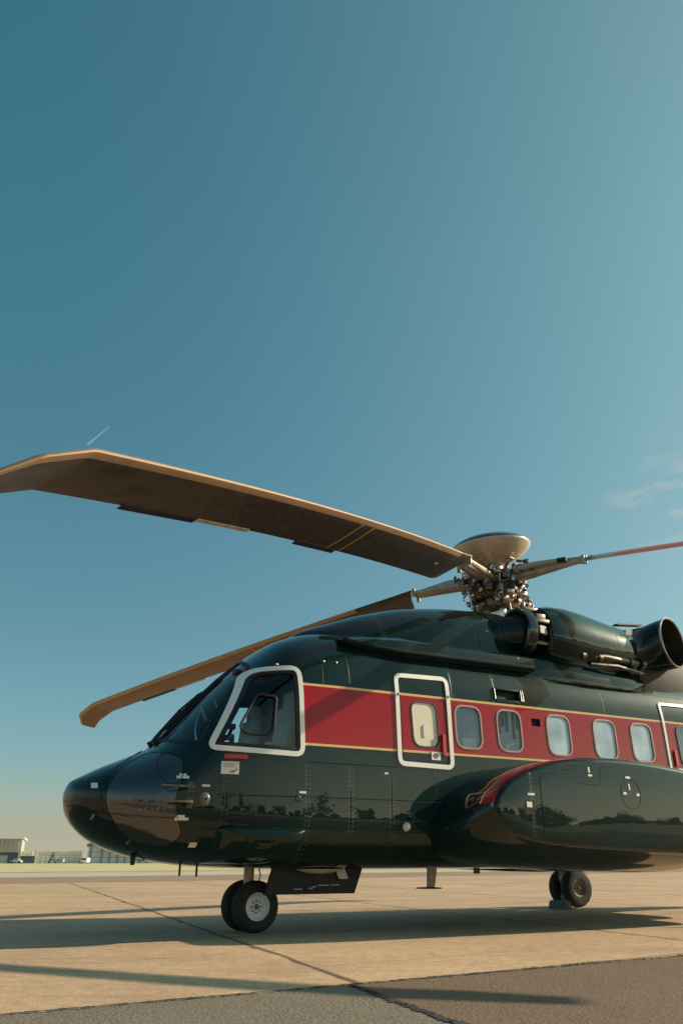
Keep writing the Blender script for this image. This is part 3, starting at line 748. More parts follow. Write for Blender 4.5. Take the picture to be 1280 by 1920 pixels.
SK = ((.85, 0, 1), (1.05, .05, 1), (1.25, .14, 1), (1.45, .30, 1), (1.6, .47, 1), (1.72, .65, 1), (1.80, .81, 1), (1.855, .94, 1), (1.885, 1, .96), (1.915, 1, .80), (1.937, 1, .50), (1.95, 1, .15), (1.953, 1, .0))
def spon(sg):
    def f(bm):
        rs = []; BIG = inset(OUTD, -.05)
        for t, k, g in SK:
            rs.append([P(ip[0] * (1 - k) + (q[0] * g + p[0] * (1 - g)) * k, t * sg, ip[1] * (1 - k) + (q[1] * g + p[1] * (1 - g)) * k) for p, q in zip(OUTD, BIG) for ip in [inner_pt(q)]])
        rs.append([P(p[0], 1.955 * sg, p[1]) for p in inset(OUTD, .012)])
        vs = loft(bm, rs, True, False)
        # gently domed outer face
        prev = vs[-1]; cx, cz = 4.3, 1.22
        for q in (.85, .65, .4, .15):
            cur = [bm.verts.new(P(cx + (p[0] - cx) * q, (1.955 + .016 * (1 - q * q)) * sg, cz + (p[1] - cz) * q)) for p in inset(OUTD, .012)]
            for i in range(len(cur)): bm.faces.new((prev[i], prev[(i + 1) % len(cur)], cur[(i + 1) % len(cur)], cur[i]))
            prev = cur
        bm.faces.new(prev)
    return f
SP = part('sponson', spon_paint, spon(1), ang=60)
SP2 = part('sponson', spon_paint, spon(-1), ang=60)
bm = bmesh.new(); bm.from_mesh(SP.data); SBVH = BVHTree.FromBMesh(bm); bm.free()
def sps(s, z, off=0):
    h, n, i, d = SBVH.ray_cast(Vector((s, -3, z)), Vector((0, 1, 0)))
    if h is None: return P(s, 1.9, z)
    return h + (n if n.y < 0 else -n) * off
part('access_seam', void, lambda bm: tube(bm, [sps(a, b, .0) for a, b in ((2.46, .95), (2.455, 1.2), (2.45, 1.45), (2.47, 1.515), (2.52, 1.54), (2.8, 1.61))], .005, 6), SP)
part('access_seam', void, lambda bm: tube(bm, [sps(a, b, .0) for a, b in ((3.0, 1.475), (3.12, 1.46), (3.27, 1.46), (3.32, 1.50), (3.34, 1.62), (3.37, 1.655), (3.5, 1.665))], .004, 6), SP)
part('filler_cover', void, lambda bm: tube(bm, [sps(3.76 + .15 * math.cos(a), 1.38 + .16 * math.sin(a), 0) for a in [2 * math.pi * k / 32 for k in range(32)]], .004, 6, True), SP)
for s, z, a, b in ((3.155, 1.585, .025, .06), (3.145, 1.545, .06, .022), (3.71, 1.545, .07, .024), (3.735, 1.42, .02, .07), (3.64, 1.37, .05, .028), (3.84, 1.36, .05, .028), (2.27, 1.32, .09, .022), (2.245, 1.20, .07, .055)):
    part('placard', cream, lambda bm: slab(bm, [(s, z), (s, z + b), (s + a, z + b), (s + a, z)], sps, 0, .006, 1), SP)
part('lamp_recess', void, lambda bm: slab(bm, rrect(2.22, 2.345, 1.13, 1.27, .02), sps, 0, .003, 1), SP)
# red flash with a cream edge sweeping round the sponson's front
def onsp(u, k):     # u index along the outline, k 0..1 root to face
    p = OUTD[int(u) % 120]; q = OUTD[(int(u) + 1) % 120]; f = u - int(u); p = (p[0] * (1 - f) + q[0] * f, p[1] * (1 - f) + q[1] * f); ip = inner_pt(p)
    tk = [(0, .90), (.03, 1.1), (.10, 1.25), (.22, 1.4), (.38, 1.53), (.54, 1.65), (.71, 1.76), (.86, 1.85), (.955, 1.91), (.99, 1.94), (1.0, 1.95)]
    t = interp(tk, k)[0]
    return P(ip[0] * (1 - k) + p[0] * k, t, ip[1] * (1 - k) + p[1] * k)
def onsk(u, t, lift):
    k, g = interp([(q[0], q[1], q[2]) for q in SK], t); B_ = BIGO
    i = int(u) % 120; j = (i + 1) % 120; f = u - int(u)
    L_ = lambda S: Vector(S[i]).lerp(Vector(S[j]), f)
    p, q = L_(OUTD), L_(B_); ip = Vector(inner_pt(q)); r = ip * (1 - k) + (q * g + p * (1 - g)) * k
    n = (r - Vector((4.3, 1.25))).normalized(); r += n * lift
    return P(r.x, t + lift * .6, r.y)
BIGO = inset(OUTD, -.05)
def flash(t0, t1, u0, u1, lift):
    def f(bm):
        rows = []
        for i in range(61):
            x = i / 60; u = u0 + (u1 - u0) * x; w = min(1, x / .10)**.5
            rows.append([bm.verts.new(onsk(u, t1 + (t0 - t1) * w * (1 - j / 6) if False else t0 + (t1 - t0) * j / 6, lift)) for j in range(7)])
        for a_, b_ in zip(rows, rows[1:]):
            for j in range(6): bm.faces.new((a_[j], a_[j + 1], b_[j + 1], b_[j]))
    return f
red_paint = mat('red_flash', (.33, .009, .012), .3, coat=.6, noise=.1, nscale=4)
creamp = mat('cream_flash', (.78, .55, .33), .35, coat=.5, noise=.1, nscale=10)
part('red_flash', red_paint, flash(1.765, 1.925, 0.2, 14, .005), SP)
part('cream_flash', creamp, flash(1.745, 1.765, 0.2, 14, .006), SP)
part('tie_down_hook', steel, lambda bm: tube(bm, [P(1.90, 1.90, 1.215) + Vector(v) for v in ((.06, .05, .03), (-.03, -.0, .032), (-.09, -.03, .0), (-.03, -.0, -.032), (.06, .05, -.03))], .012, 8), SP)

# ------------------------------------------------------------------ tail (runs on out of the photograph)
TAIL = [(7.2, 1.10, .62, 3.1), (8.2, .95, 1.1, 3.05), (9.4, .62, 1.75, 2.95), (11, .38, 2.1, 2.85), (13.0, .28, 2.3, 2.85)]
def tailf(bm):
    rs = []
    for i in range(40):
        s = 7.18 + 5.8 * i / 39; w, zb, zt = interp(TAIL, s); c = (zb + zt) / 2; h = (zt - zb) / 2
        rs.append([P(s, w * (abs(math.cos(a))**.8) * (1 if math.cos(a) > 0 else -1), c + h * (abs(math.sin(a))**.8) * (1 if math.sin(a) > 0 else -1)) for a in [2 * math.pi * k / 40 for k in range(40)]])
    loft(bm, rs)
part('tail_boom', plain, tailf)
part('tail_fin', plain, lambda bm: loft(bm, [[P(s + c * math.cos(a), .10 * math.sin(a), z) for a in [2 * math.pi * k / 20 for k in range(20)]] for s, c, z in ((12.6, .7, 2.5), (13.1, .6, 3.4), (13.7, .45, 4.7))]))
part('tail_rotor', black, lambda bm: [box(bm, P(13.6, -.35, 4.4), (.16, .03, 3.2), Matrix.Rotation(R(a), 3, 'Y')) for a in (20, 110)])
#%%GEAR
# ------------------------------------------------------------------ landing gear
def make_wheel(parent, c, r, w, rimmat, rimr, out=1):
    """c = wheel centre (s, t, z); out = +1 faces port"""
    M = axisM(P(*c), (0, -out, 0))
    T = part('tyre', tyre_m, lambda bm: lathe(bm, [(rimr * .96, -w * .36), (rimr * 1.02, -w * .46), (r * .80, -w * .5), (r * .93, -w * .42), (r * .985, -w * .25), (r, -w * .12), (r * .992, -w * .10), (r * .992, -w * .08), (r, -w * .06), (r, w * .06), (r * .992, w * .08), (r * .992, w * .10), (r, w * .12), (r * .985, w * .25), (r * .93, w * .42), (r * .80, w * .5), (rimr * 1.02, w * .46), (rimr * .96, w * .36), (rimr * .9, 0), (rimr * .96, -w * .36)], M, 64), parent)
    return M, T
def wheel(parent, c, r, w, rimmat, rimr, out):
    q = bpy.data.objects.new('wheel', None); COL.objects.link(q); q.parent = parent; q.location = P(*c)
    M0 = axisM((0, 0, 0), (0, -out, 0))
    tyre = [(rimr * .9, 0), (rimr * .96, -w * .36), (rimr * 1.02, -w * .46), (r * .80, -w * .5), (r * .93, -w * .42), (r * .985, -w * .25), (r, -w * .13), (r * .988, -w * .11), (r * .988, -w * .09), (r, -w * .07), (r, w * .07), (r * .988, w * .09), (r * .988, w * .11), (r, w * .13), (r * .985, w * .25), (r * .93, w * .42), (r * .80, w * .5), (rimr * 1.02, w * .46), (rimr * .96, w * .36), (rimr * .9, 0)]
    bm = bmesh.new(); lathe(bm, tyre, M0, 64); finish(bm, 'tyre', tyre_m, q, ang=50)
    bm = bmesh.new(); lathe(bm, [(0, w * .30), (rimr * .22, w * .30), (rimr * .26, w * .18), (rimr * .55, w * .14), (rimr * .80, w * .22), (rimr * .88, w * .36), (rimr * .97, w * .43), (rimr * 1.03, w * .42), (rimr * 1.0, w * .3), (rimr * .95, -w * .3), (0, -w * .3)], M0, 48)
    finish(bm, 'rim', rimmat, q, ang=30)
    bm = bmesh.new()
    for k in range(8):
        a = 2 * math.pi * k / 8; o = M0 @ Vector((rimr * .42 * math.cos(a), rimr * .42 * math.sin(a), w * .17)); cyl(bm, o, o + Vector((0, -out * .02, 0)), rimr * .055, seg=8)
    cyl(bm, M0 @ Vector((0, 0, w * .28)), M0 @ Vector((0, 0, w * .42)), rimr * .2, rimr * .16, 16)
    finish(bm, 'hub_cap', dsteel, q)
    return q
ng = HELI
for o, q in ((1, .155), (-1, -.155)): wheel(ng, (0, q, .25), .25, .185, rim_m, .135, o)
def nstrut(bm):
    cyl(bm, P(-.02, 0, .40), P(-.02, 0, .72), .055, .058, 24); cyl(bm, P(0, 0, .27), P(-.02, 0, .42), .042, .05, 20)
    cyl(bm, P(-.02, 0, .40), P(-.02, 0, .45), .085, .07, 20); cyl(bm, P(0, -.17, .25), P(0, .17, .25), .03, seg=14)
    box(bm, P(.0, 0, .39), (.15, .12, .05), bev=.015)
    tube(bm, [P(.06, .05, .43), P(.09, .06, .55), P(.05, .05, .68)], .008)
    tube(bm, [P(-.08, .05, .36), P(-.09, .05, .5), P(-.06, .05, .68)], .007)
part('nose_strut', strut_m, nstrut, ng)
for sg in (-1, 1):
    gt = 2.2 * sg
    for o, q in ((1, .14), (-1, -.14)): wheel(HELI, (6.56, gt + q, .285), .285, .175, rim2_m, .13, o)
    def mstrut(bm):
        G = P(6.56, gt, 0)
        cyl(bm, G + P(0, 0, .27), G + P(-.12, -sg * .08, .80), .045, .06, 18); cyl(bm, G + P(0, -.16, .285), G + P(0, .16, .285), .03, seg=12)
        tube(bm, [G + P(0, .04, .30), G + P(-.25, .0, .62), G + P(-.5, -sg * .1, .85)], .03)
        tube(bm, [G + P(.05, .02, .35), G + P(.07, .03, .55), G + P(.0, .02, .75)], .01)
    part('main_strut', strut_m, mstrut)
ck = bpy.data.objects.new('wheel_chock', None); COL.objects.link(ck); ck.parent = None
ck.matrix_world = HELI.matrix_basis @ Matrix.Translation(P(5.95, -1.80, 0))
tag(ck, 'small dark rubber chock lying against the front of the main wheels', 'wheel chock')
bm = bmesh.new()
prism(bm, [(-.10, .0), (-.075, .10), (-.03, .125), (.03, .125), (.075, .10), (.10, .0)], 't', -.17, .17); bmesh.ops.bevel(bm, geom=bm.edges[:], offset=.008, segments=2, affect='EDGES')
finish(bm, 'block', chock_m, ck)
bm = bmesh.new(); box(bm, P(-.083, .165, .05), (.004, .004, .0)) if False else tube(bm, [P(.0, .17, .06), P(.03, .22, .03), (P(.12, .26, .012)), P(.2, .2, .012), P(.22, .05, .012)], .008); finish(bm, 'rope', cream, ck)
#%%ROTOR
# ------------------------------------------------------------------ main rotor
HS, HZ = 3.70, 4.40
tiltM = Matrix.Translation(P(HS, 0, HZ)) @ Matrix.Rotation(R(-5), 4, 'Y')
def T(x, y, z): return tiltM @ Vector((x, y, z))
def TL(bm, prof, dx=0, dy=0, seg=40): lathe(bm, prof, tiltM @ Matrix.Translation((dx, dy, 0)), seg)
mast = part('rotor_mast', steel, lambda bm: TL(bm, [(.0, -.75), (.16, -.75), (.16, -.60), (.11, -.55), (.10, -.30), (.12, -.12), (.0, -.12)]))
part('mast_base', steel, lambda bm: (TL(bm, [(0, -.62), (.34, -.62), (.36, -.58), (.30, -.52), (.20, -.50), (.17, -.40), (.0, -.40)]), [cyl(bm, T(.31 * math.cos(a), .31 * math.sin(a), -.6), T(.31 * math.cos(a), .31 * math.sin(a), -.50), .018, seg=8) for a in [2 * math.pi * k / 16 for k in range(16)]]), mast)
part('gearbox_fairing', steel, lambda bm: loft(bm, [[T(x, y * w, z) for y in (-1, -.5, .5, 1)] + [T(x, y * w, -.80) for y in (1, -1)] for x, w, z in ((-.78, .10, -.62), (-.45, .22, -.50), (-.15, .25, -.42))]), mast)
part('swashplate', bronze, lambda bm: (TL(bm, [(.13, -.36), (.27, -.37), (.31, -.33), (.31, -.28), (.26, -.25), (.15, -.24), (.13, -.30)]),
     [box(bm, T(.33 * math.cos(a), .33 * math.sin(a), -.31), (.10, .07, .06), Matrix.Rotation(a, 3, 'Z'), bev=.01) for a in [k * math.pi / 4 + .2 for k in range(8)]]), mast)
def fill(name, m, n, seedv, rmin, rmax, z0, z1, smin, smax):
    rd_ = random.Random(seedv)
    for _ in range(n):
        a = rd_.uniform(0, 6.28); r = rd_.uniform(rmin, rmax); z = rd_.uniform(z0, z1); o = T(r * math.cos(a), r * math.sin(a), z)
        bm = bmesh.new()
        if rd_.random() < .5: box(bm, o, [rd_.uniform(smin, smax) for _ in range(3)], Matrix.Rotation(rd_.uniform(0, 3), 3, rd_.choice('XYZ')), bev=.005)
        else:
            d = Vector((rd_.uniform(-1, 1), rd_.uniform(-1, 1), rd_.uniform(-1, 1))).normalized() * rd_.uniform(smin, smax * 1.5); cyl(bm, o - d / 2, o + d / 2, rd_.uniform(.012, .03), seg=10)
        finish(bm, name, m, hub)
hub = part('rotor_hub', cuff_m, lambda bm: TL(bm, [(0, -.14), (.18, -.14), (.24, -.08), (.26, 0), (.24, .08), (.16, .13), (.14, .30), (.0, .30)]))
(fill('hub_bolt', steel, 60, 3, .16, .50, -.20, .16, .03, .11))
(fill('hub_link', dsteel, 75, 5, .20, .52, -.18, .14, .05, .14))
(fill('bushing', bronze, 55, 9, .10, .42, -.36, .08, .04, .11))
(fill('mast_fitting', steel, 50, 12, .10, .30, -.58, -.2, .04, .10))
part('hose', black, lambda bm: [tube(bm, [T(.15 * math.cos(a), .15 * math.sin(a), .10), T(.3 * math.cos(a + .4), .3 * math.sin(a + .4), .14), T(.38 * math.cos(a + .8), .38 * math.sin(a + .8), 0), T(.3 * math.cos(a + 1.1), .3 * math.sin(a + 1.1), -.16)], .010) for a in (0, 1.3, 2.4, 3.6, 4.9, 5.6)], hub)
for a in (.3, 1.9, 3.4, 5.0): part('fairing_plate', cuff_m, lambda bm: box(bm, T(.27 * math.cos(a), .27 * math.sin(a), .325), (.16, .10, .02), Matrix.Rotation(a, 3, 'Z') @ Matrix.Rotation(R(-18), 3, 'Y')), hub)
cap = part('hub_fairing', [disc_m, disc_top], lambda bm: TL(bm, [(0, .30), (.14, .30), (.22, .32), (.38, .39), (.50, .47), (.585, .56), (.598, .59), (.578, .62), (.48, .685), (.30, .745), (.12, .77), (0, .775)], seg=64), ang=60)
for p_ in cap.data.polygons:
    if (tiltM.inverted() @ p_.center).z > .60: p_.material_index = 1
# dark airfoil materials in blade coordinates
def blade_material(name, dark, tan, lines=True, upper=None, r0=1.7, tip0=5.9, tipa=.22):
    m = bpy.data.materials.new(name); m.use_nodes = True; N = NT(m); b = m.node_tree.nodes['Principled BSDF']
    tcn = N.n('ShaderNodeTexCoord'); sp = N.n('ShaderNodeSeparateXYZ'); N.l(tcn.outputs['UV'], sp.inputs[0])
    X, Y, _ = sp.outputs      # X radius in metres, Y chordwise position in metres (leading edge positive)
    nz = N.n('ShaderNodeTexNoise'); nz.inputs['Scale'].default_value = 3; nz.inputs['Detail'].default_value = 8; N.l(tcn.outputs['Object'], nz.inputs['Vector'])
    base = N.mix(nz.outputs[0], [c * .75 for c in dark], [c * 1.3 for c in dark])
    strip = N.m('MULTIPLY', N.m('GREATER_THAN', Y, .078), N.m('GREATER_THAN', X, r0))
    # tan reflection of the sunlit ground painted in outboard, edge ragged
    edge_noise = N.m('MULTIPLY_ADD', nz.outputs[0], 1.6, -.8)
    tip = N.m('DIVIDE', N.m('SUBTRACT', N.m('ADD', X, edge_noise), tip0), .8, clamp=True)
    base = N.mix(N.m('MULTIPLY', tip, tipa), base, [c * q for c, q in zip(tan, (.44, .40, .38))])
    base = N.mix(strip, base, tan)
    if lines:
        ln = N.m('MULTIPLY', N.m('LESS_THAN', Y, .078), N.add(N.band(X, 4.36, 4.385), N.band(X, 4.12, 4.145)))
        base = N.mix(ln, base, (.55, .25, .03))
    if name.startswith('red'): base = N.mix(N.m('LESS_THAN', X, 1.78), base, (.30, .33, .34))
    elif tip0 > 3:
        for cx_, cy_ in ((7.62, .0), (7.25, -.17)):
            e_ = N.m('ADD', N.m('POWER', N.m('DIVIDE', N.m('SUBTRACT', X, cx_), .17), 2), N.m('POWER', N.m('DIVIDE', N.m('SUBTRACT', Y, cy_), .065), 2))
            base = N.mix(N.m('MULTIPLY', N.m('SUBTRACT', 1.3, e_, clamp=True), .7), base, (.012, .010, .010))
    ww = N.n('ShaderNodeTexNoise'); ww.inputs['Scale'].default_value = 14; ww.inputs['Detail'].default_value = 6; N.l(tcn.outputs['Object'], ww.inputs['Vector'])
    wr = N.m('SUBTRACT', N.m('MULTIPLY', ww.outputs[0], 3), 1.4, clamp=True)
    base = N.mix(N.m('MULTIPLY', wr, .35), base, (.16, .12, .09))
    N.l(base, b.inputs['Base Color']); b.inputs['Roughness'].default_value = .42
    mr = N.n('ShaderNodeMapRange'); mr.inputs[3].default_value = .34; mr.inputs[4].default_value = .6; N.l(nz.outputs[0], mr.inputs[0]); N.l(mr.outputs[0], b.inputs['Roughness'])
    return m
bl_m = blade_material('blade_paint', (.024, .017, .015), (.36, .22, .12))
bl_tan = blade_material('ground_sheen_blade', (.026, .018, .015), (.46, .28, .14), r0=2.3, tip0=2.4, tipa=.8)  # ground reflection painted tan along nearly the whole blade
bl_red = blade_material('red_blade_surface', (.62, .13, .11), (.62, .13, .11), False)  # this blade is coloured red, grey at its root
def make_blade(phi, z0, a, b, p0, p1, m, label=None, rmax=8.58):
    al = phi + math.pi
    root = bpy.data.objects.new('rotor_blade', None); COL.objects.link(root); root.parent = HELI
    root.location = P(HS, 0, z0); root.rotation_euler = (0, 0, 0); root.rotation_euler[2] = al
    if label: root['label'] = label
    LE, TE = .15, -.39
    prof = [(-1, .0), (-.86, .012), (-.6, .022), (-.25, .036), (.05, .040), (.2, .030), (.258, .015), (.277, 0), (.265, -.010), (.2, -.016), (.05, -.020), (-.25, -.018), (-.6, -.011), (-.86, -.005)]
    def sta(r, c=1, sweep=0, dz=0, thick=1, tw=None):
        be = p0 + p1 * r if tw is None else tw
        zc = a * r + b * r * r + dz; out = []
        for x, y in prof:
            x_ = (x * .39 if x < 0 else x * .15 / .277); ch = x_ * c; th = y * 1.15 * thick * c
            out.append((Vector((r, ch * math.cos(be) - th * math.sin(be) + sweep, zc + ch * math.sin(be) + th * math.cos(be))), (r, x_)))
        return out
    rows = []
    rs = [1.26, 1.32, 1.5] + [1.7 + .2 * i for i in range(31)]
    for r in rs: rows.append(sta(r, 1, 0))
    for r, c, sw, dz in ((7.93, 1, 0, 0), (7.97, 1, 0, -.006), (8.26, .97, -.02, -.085), (8.30, .95, -.035, -.10), (rmax, .66, -.19, -.24 if rmax > 8.5 else -.19)): rows.append(sta(r, c, sw, dz))
    bm = bmesh.new(); uv = bm.loops.layers.uv.new('UVMap')
    # slanted root cut: the leading edge starts further in
    vs = []
    for k, row in enumerate(rows):
        vv = []
        for (p, u) in row:
            sh = 0
            if k < 3: sh = -(u[1] + .0) * .42 * (1 - k / 3)
            vv.append((bm.verts.new(p + Vector((sh + .12 * (1 - k / 3) if k < 3 else 0, 0, 0))), u))
        vs.append(vv)
    n = len(prof)
    for A, B in zip(vs, vs[1:]):
        for k in range(n):
            k2 = (k + 1) % n; f = bm.faces.new((A[k][0], A[k2][0], B[k2][0], B[k][0]))
            for lp_, u in zip(f.loops, (A[k][1], A[k2][1], B[k2][1], B[k][1])): lp_[uv].uv = u
    f = bm.faces.new([v for v, _ in vs[0]][::-1])
    for lp_ in f.loops: lp_[uv].uv = (1.2, 0)
    f = bm.faces.new([v for v, _ in vs[-1]])
    for lp_ in f.loops: lp_[uv].uv = (8.5, 0)
    finish(bm, 'airfoil', m, root, ang=40)
    def bp(r, y, dz=0):
        be = p0 + p1 * r; return Vector((r, y * math.cos(be) - dz * math.sin(be), a * r + b * r * r + y * math.sin(be) + dz * math.cos(be)))
    # trim tabs along the trailing edge
    for r0_, r1_, tm in ((4.2, 4.95, 'd'), (5.7, 6.4, 't'), (6.4, 7.2, 'd')):
        bm = bmesh.new(); w_ = .042 if tm == 'd' else .02
        q = [bp(r0_, -.37, -.006), bp(r1_, -.37, -.006), bp(r1_, -.39 - w_, -.008), bp(r0_, -.39 - w_, -.008)]
        v0 = [bm.verts.new(x) for x in q]; v1 = [bm.verts.new(x + Vector((0, 0, .009))) for x in q]
        bm.faces.new(v0); bm.faces.new(v1[::-1])
        for i in range(4): bm.faces.new((v0[i], v0[(i + 1) % 4], v1[(i + 1) % 4], v1[i]))
        finish(bm, 'trim_tab', m if m is bl_red else (blackp if tm == 'd' else cuff_m), root, smooth=False)
    if m is not bl_red:
        bm = bmesh.new(); v0 = [bm.verts.new(bp(r_, y_, -.046)) for r_, y_ in ((2.06, -.10), (2.14, -.10), (2.14, -.13), (2.06, -.13))]; bm.faces.new(v0)
        bmesh.ops.solidify(bm, geom=bm.faces[:], thickness=.003); finish(bm, 'tip_label', cream, root, smooth=False)
    # spindle cuff: two tapering arms with bolts, damper and horn
    bm = bmesh.new()
    z1_ = lambda r: a * r + b * r * r
    for s_ in (1, -1):
        cyl(bm, (.22, .05 * s_, -.01 + (HZ - z0) * .6), bp(1.30, .055 * s_ + .02, 0), .062, .035, 14)
    cyl(bm, (.16, 0, (HZ - z0) * .6), (.75, .0, z1_(.75)), .10, .075, 20); cyl(bm, (.75, 0, z1_(.75)), bp(1.3, .02, 0), .075, .05, 20)
    for s_ in (1, -1):
        c_ = bp(1.30, .09 * s_, 0); cyl(bm, c_ + Vector((0, 0, -.06)), c_ + Vector((0, 0, .06)), .03, seg=14)
    finish(bm, 'blade_cuff', cuff_m, root)
    bm = bmesh.new(); rd_ = random.Random(int(phi * 100) + 5)
    for _ in range(30):
        if _: bm = bmesh.new()
        o = Vector((rd_.uniform(.25, .62), rd_.uniform(-.14, .14), z1_(.4) + rd_.uniform(-.10, .09))); d = Vector((rd_.uniform(-1, 1), rd_.uniform(-1, 1), rd_.uniform(-1, 1))).normalized() * rd_.uniform(.03, .10)
        cyl(bm, o - d / 2, o + d / 2, rd_.uniform(.01, .028), seg=8); finish(bm, 'cuff_fitting', dsteel, root)
    bm = bmesh.new()
    tube(bm, [Vector((.3, -.12, z1_(.3) - .04)), Vector((.6, -.17, z1_(.6) - .02)), Vector((.95, -.13, z1_(.9)))], [.035, .045, .03], 12)
    finish(bm, 'damper', cuff_m, root)
    bm = bmesh.new()
    cyl(bm, (.95, -.13, z1_(.92)), (1.08, -.13, z1_(1.05)), .036, seg=14)
    finish(bm, 'damper_cap', black, root)
    # pitch link down to the swashplate
    bm = bmesh.new(); tz = -.30 + (HZ - z0)
    cyl(bm, (.40, .20, z1_(.4) + .0), (.34, .12, tz), .020, seg=12)
    for q in ((.40, .20, z1_(.4)), (.34, .12, tz)): box(bm, q, (.06, .06, .07), bev=.012)
    box(bm, (.42, .12, z1_(.4)), (.06, .20, .05), bev=.01)
    finish(bm, 'pitch_link', steel, root)
    return root
make_blade(R(32.7), 4.545, -.145, -.0077, .60, -.041, bl_m, 'largest blade, reaching forward over the nose, two thin yellow lines on its underside')
make_blade(R(-58.5), 4.64, -.127, -.0042, .25, -.017, bl_tan, 'blade drooping forward on the far side behind the cockpit roof', rmax=8.44)
make_blade(R(124), 4.60, .005, -.0035, .34, -.012, bl_red, 'thin red blade seen edge-on')
make_blade(R(-150), 4.50, -.06, -.008, .30, -.013, bl_m)
# scissors and servo rods standing round the mast
part('servo_rod', cuff_m, lambda bm: [cyl(bm, T(x, y, -.62), T(x * .9, y * .9, -.34), .020, seg=12) for x, y in ((-.44, .0), (-.1, -.36), (.30, -.2), (.05, .38), (.36, .15))])
part('scissor_link', steel, lambda bm: (tube(bm, [T(.10, -.2, -.10), T(.36, -.26, -.22), T(.24, -.18, -.34)], .022, 8), tube(bm, [T(-.1, -.24, -.10), T(-.30, -.34, -.2), T(-.2, -.24, -.34)], .022, 8)))
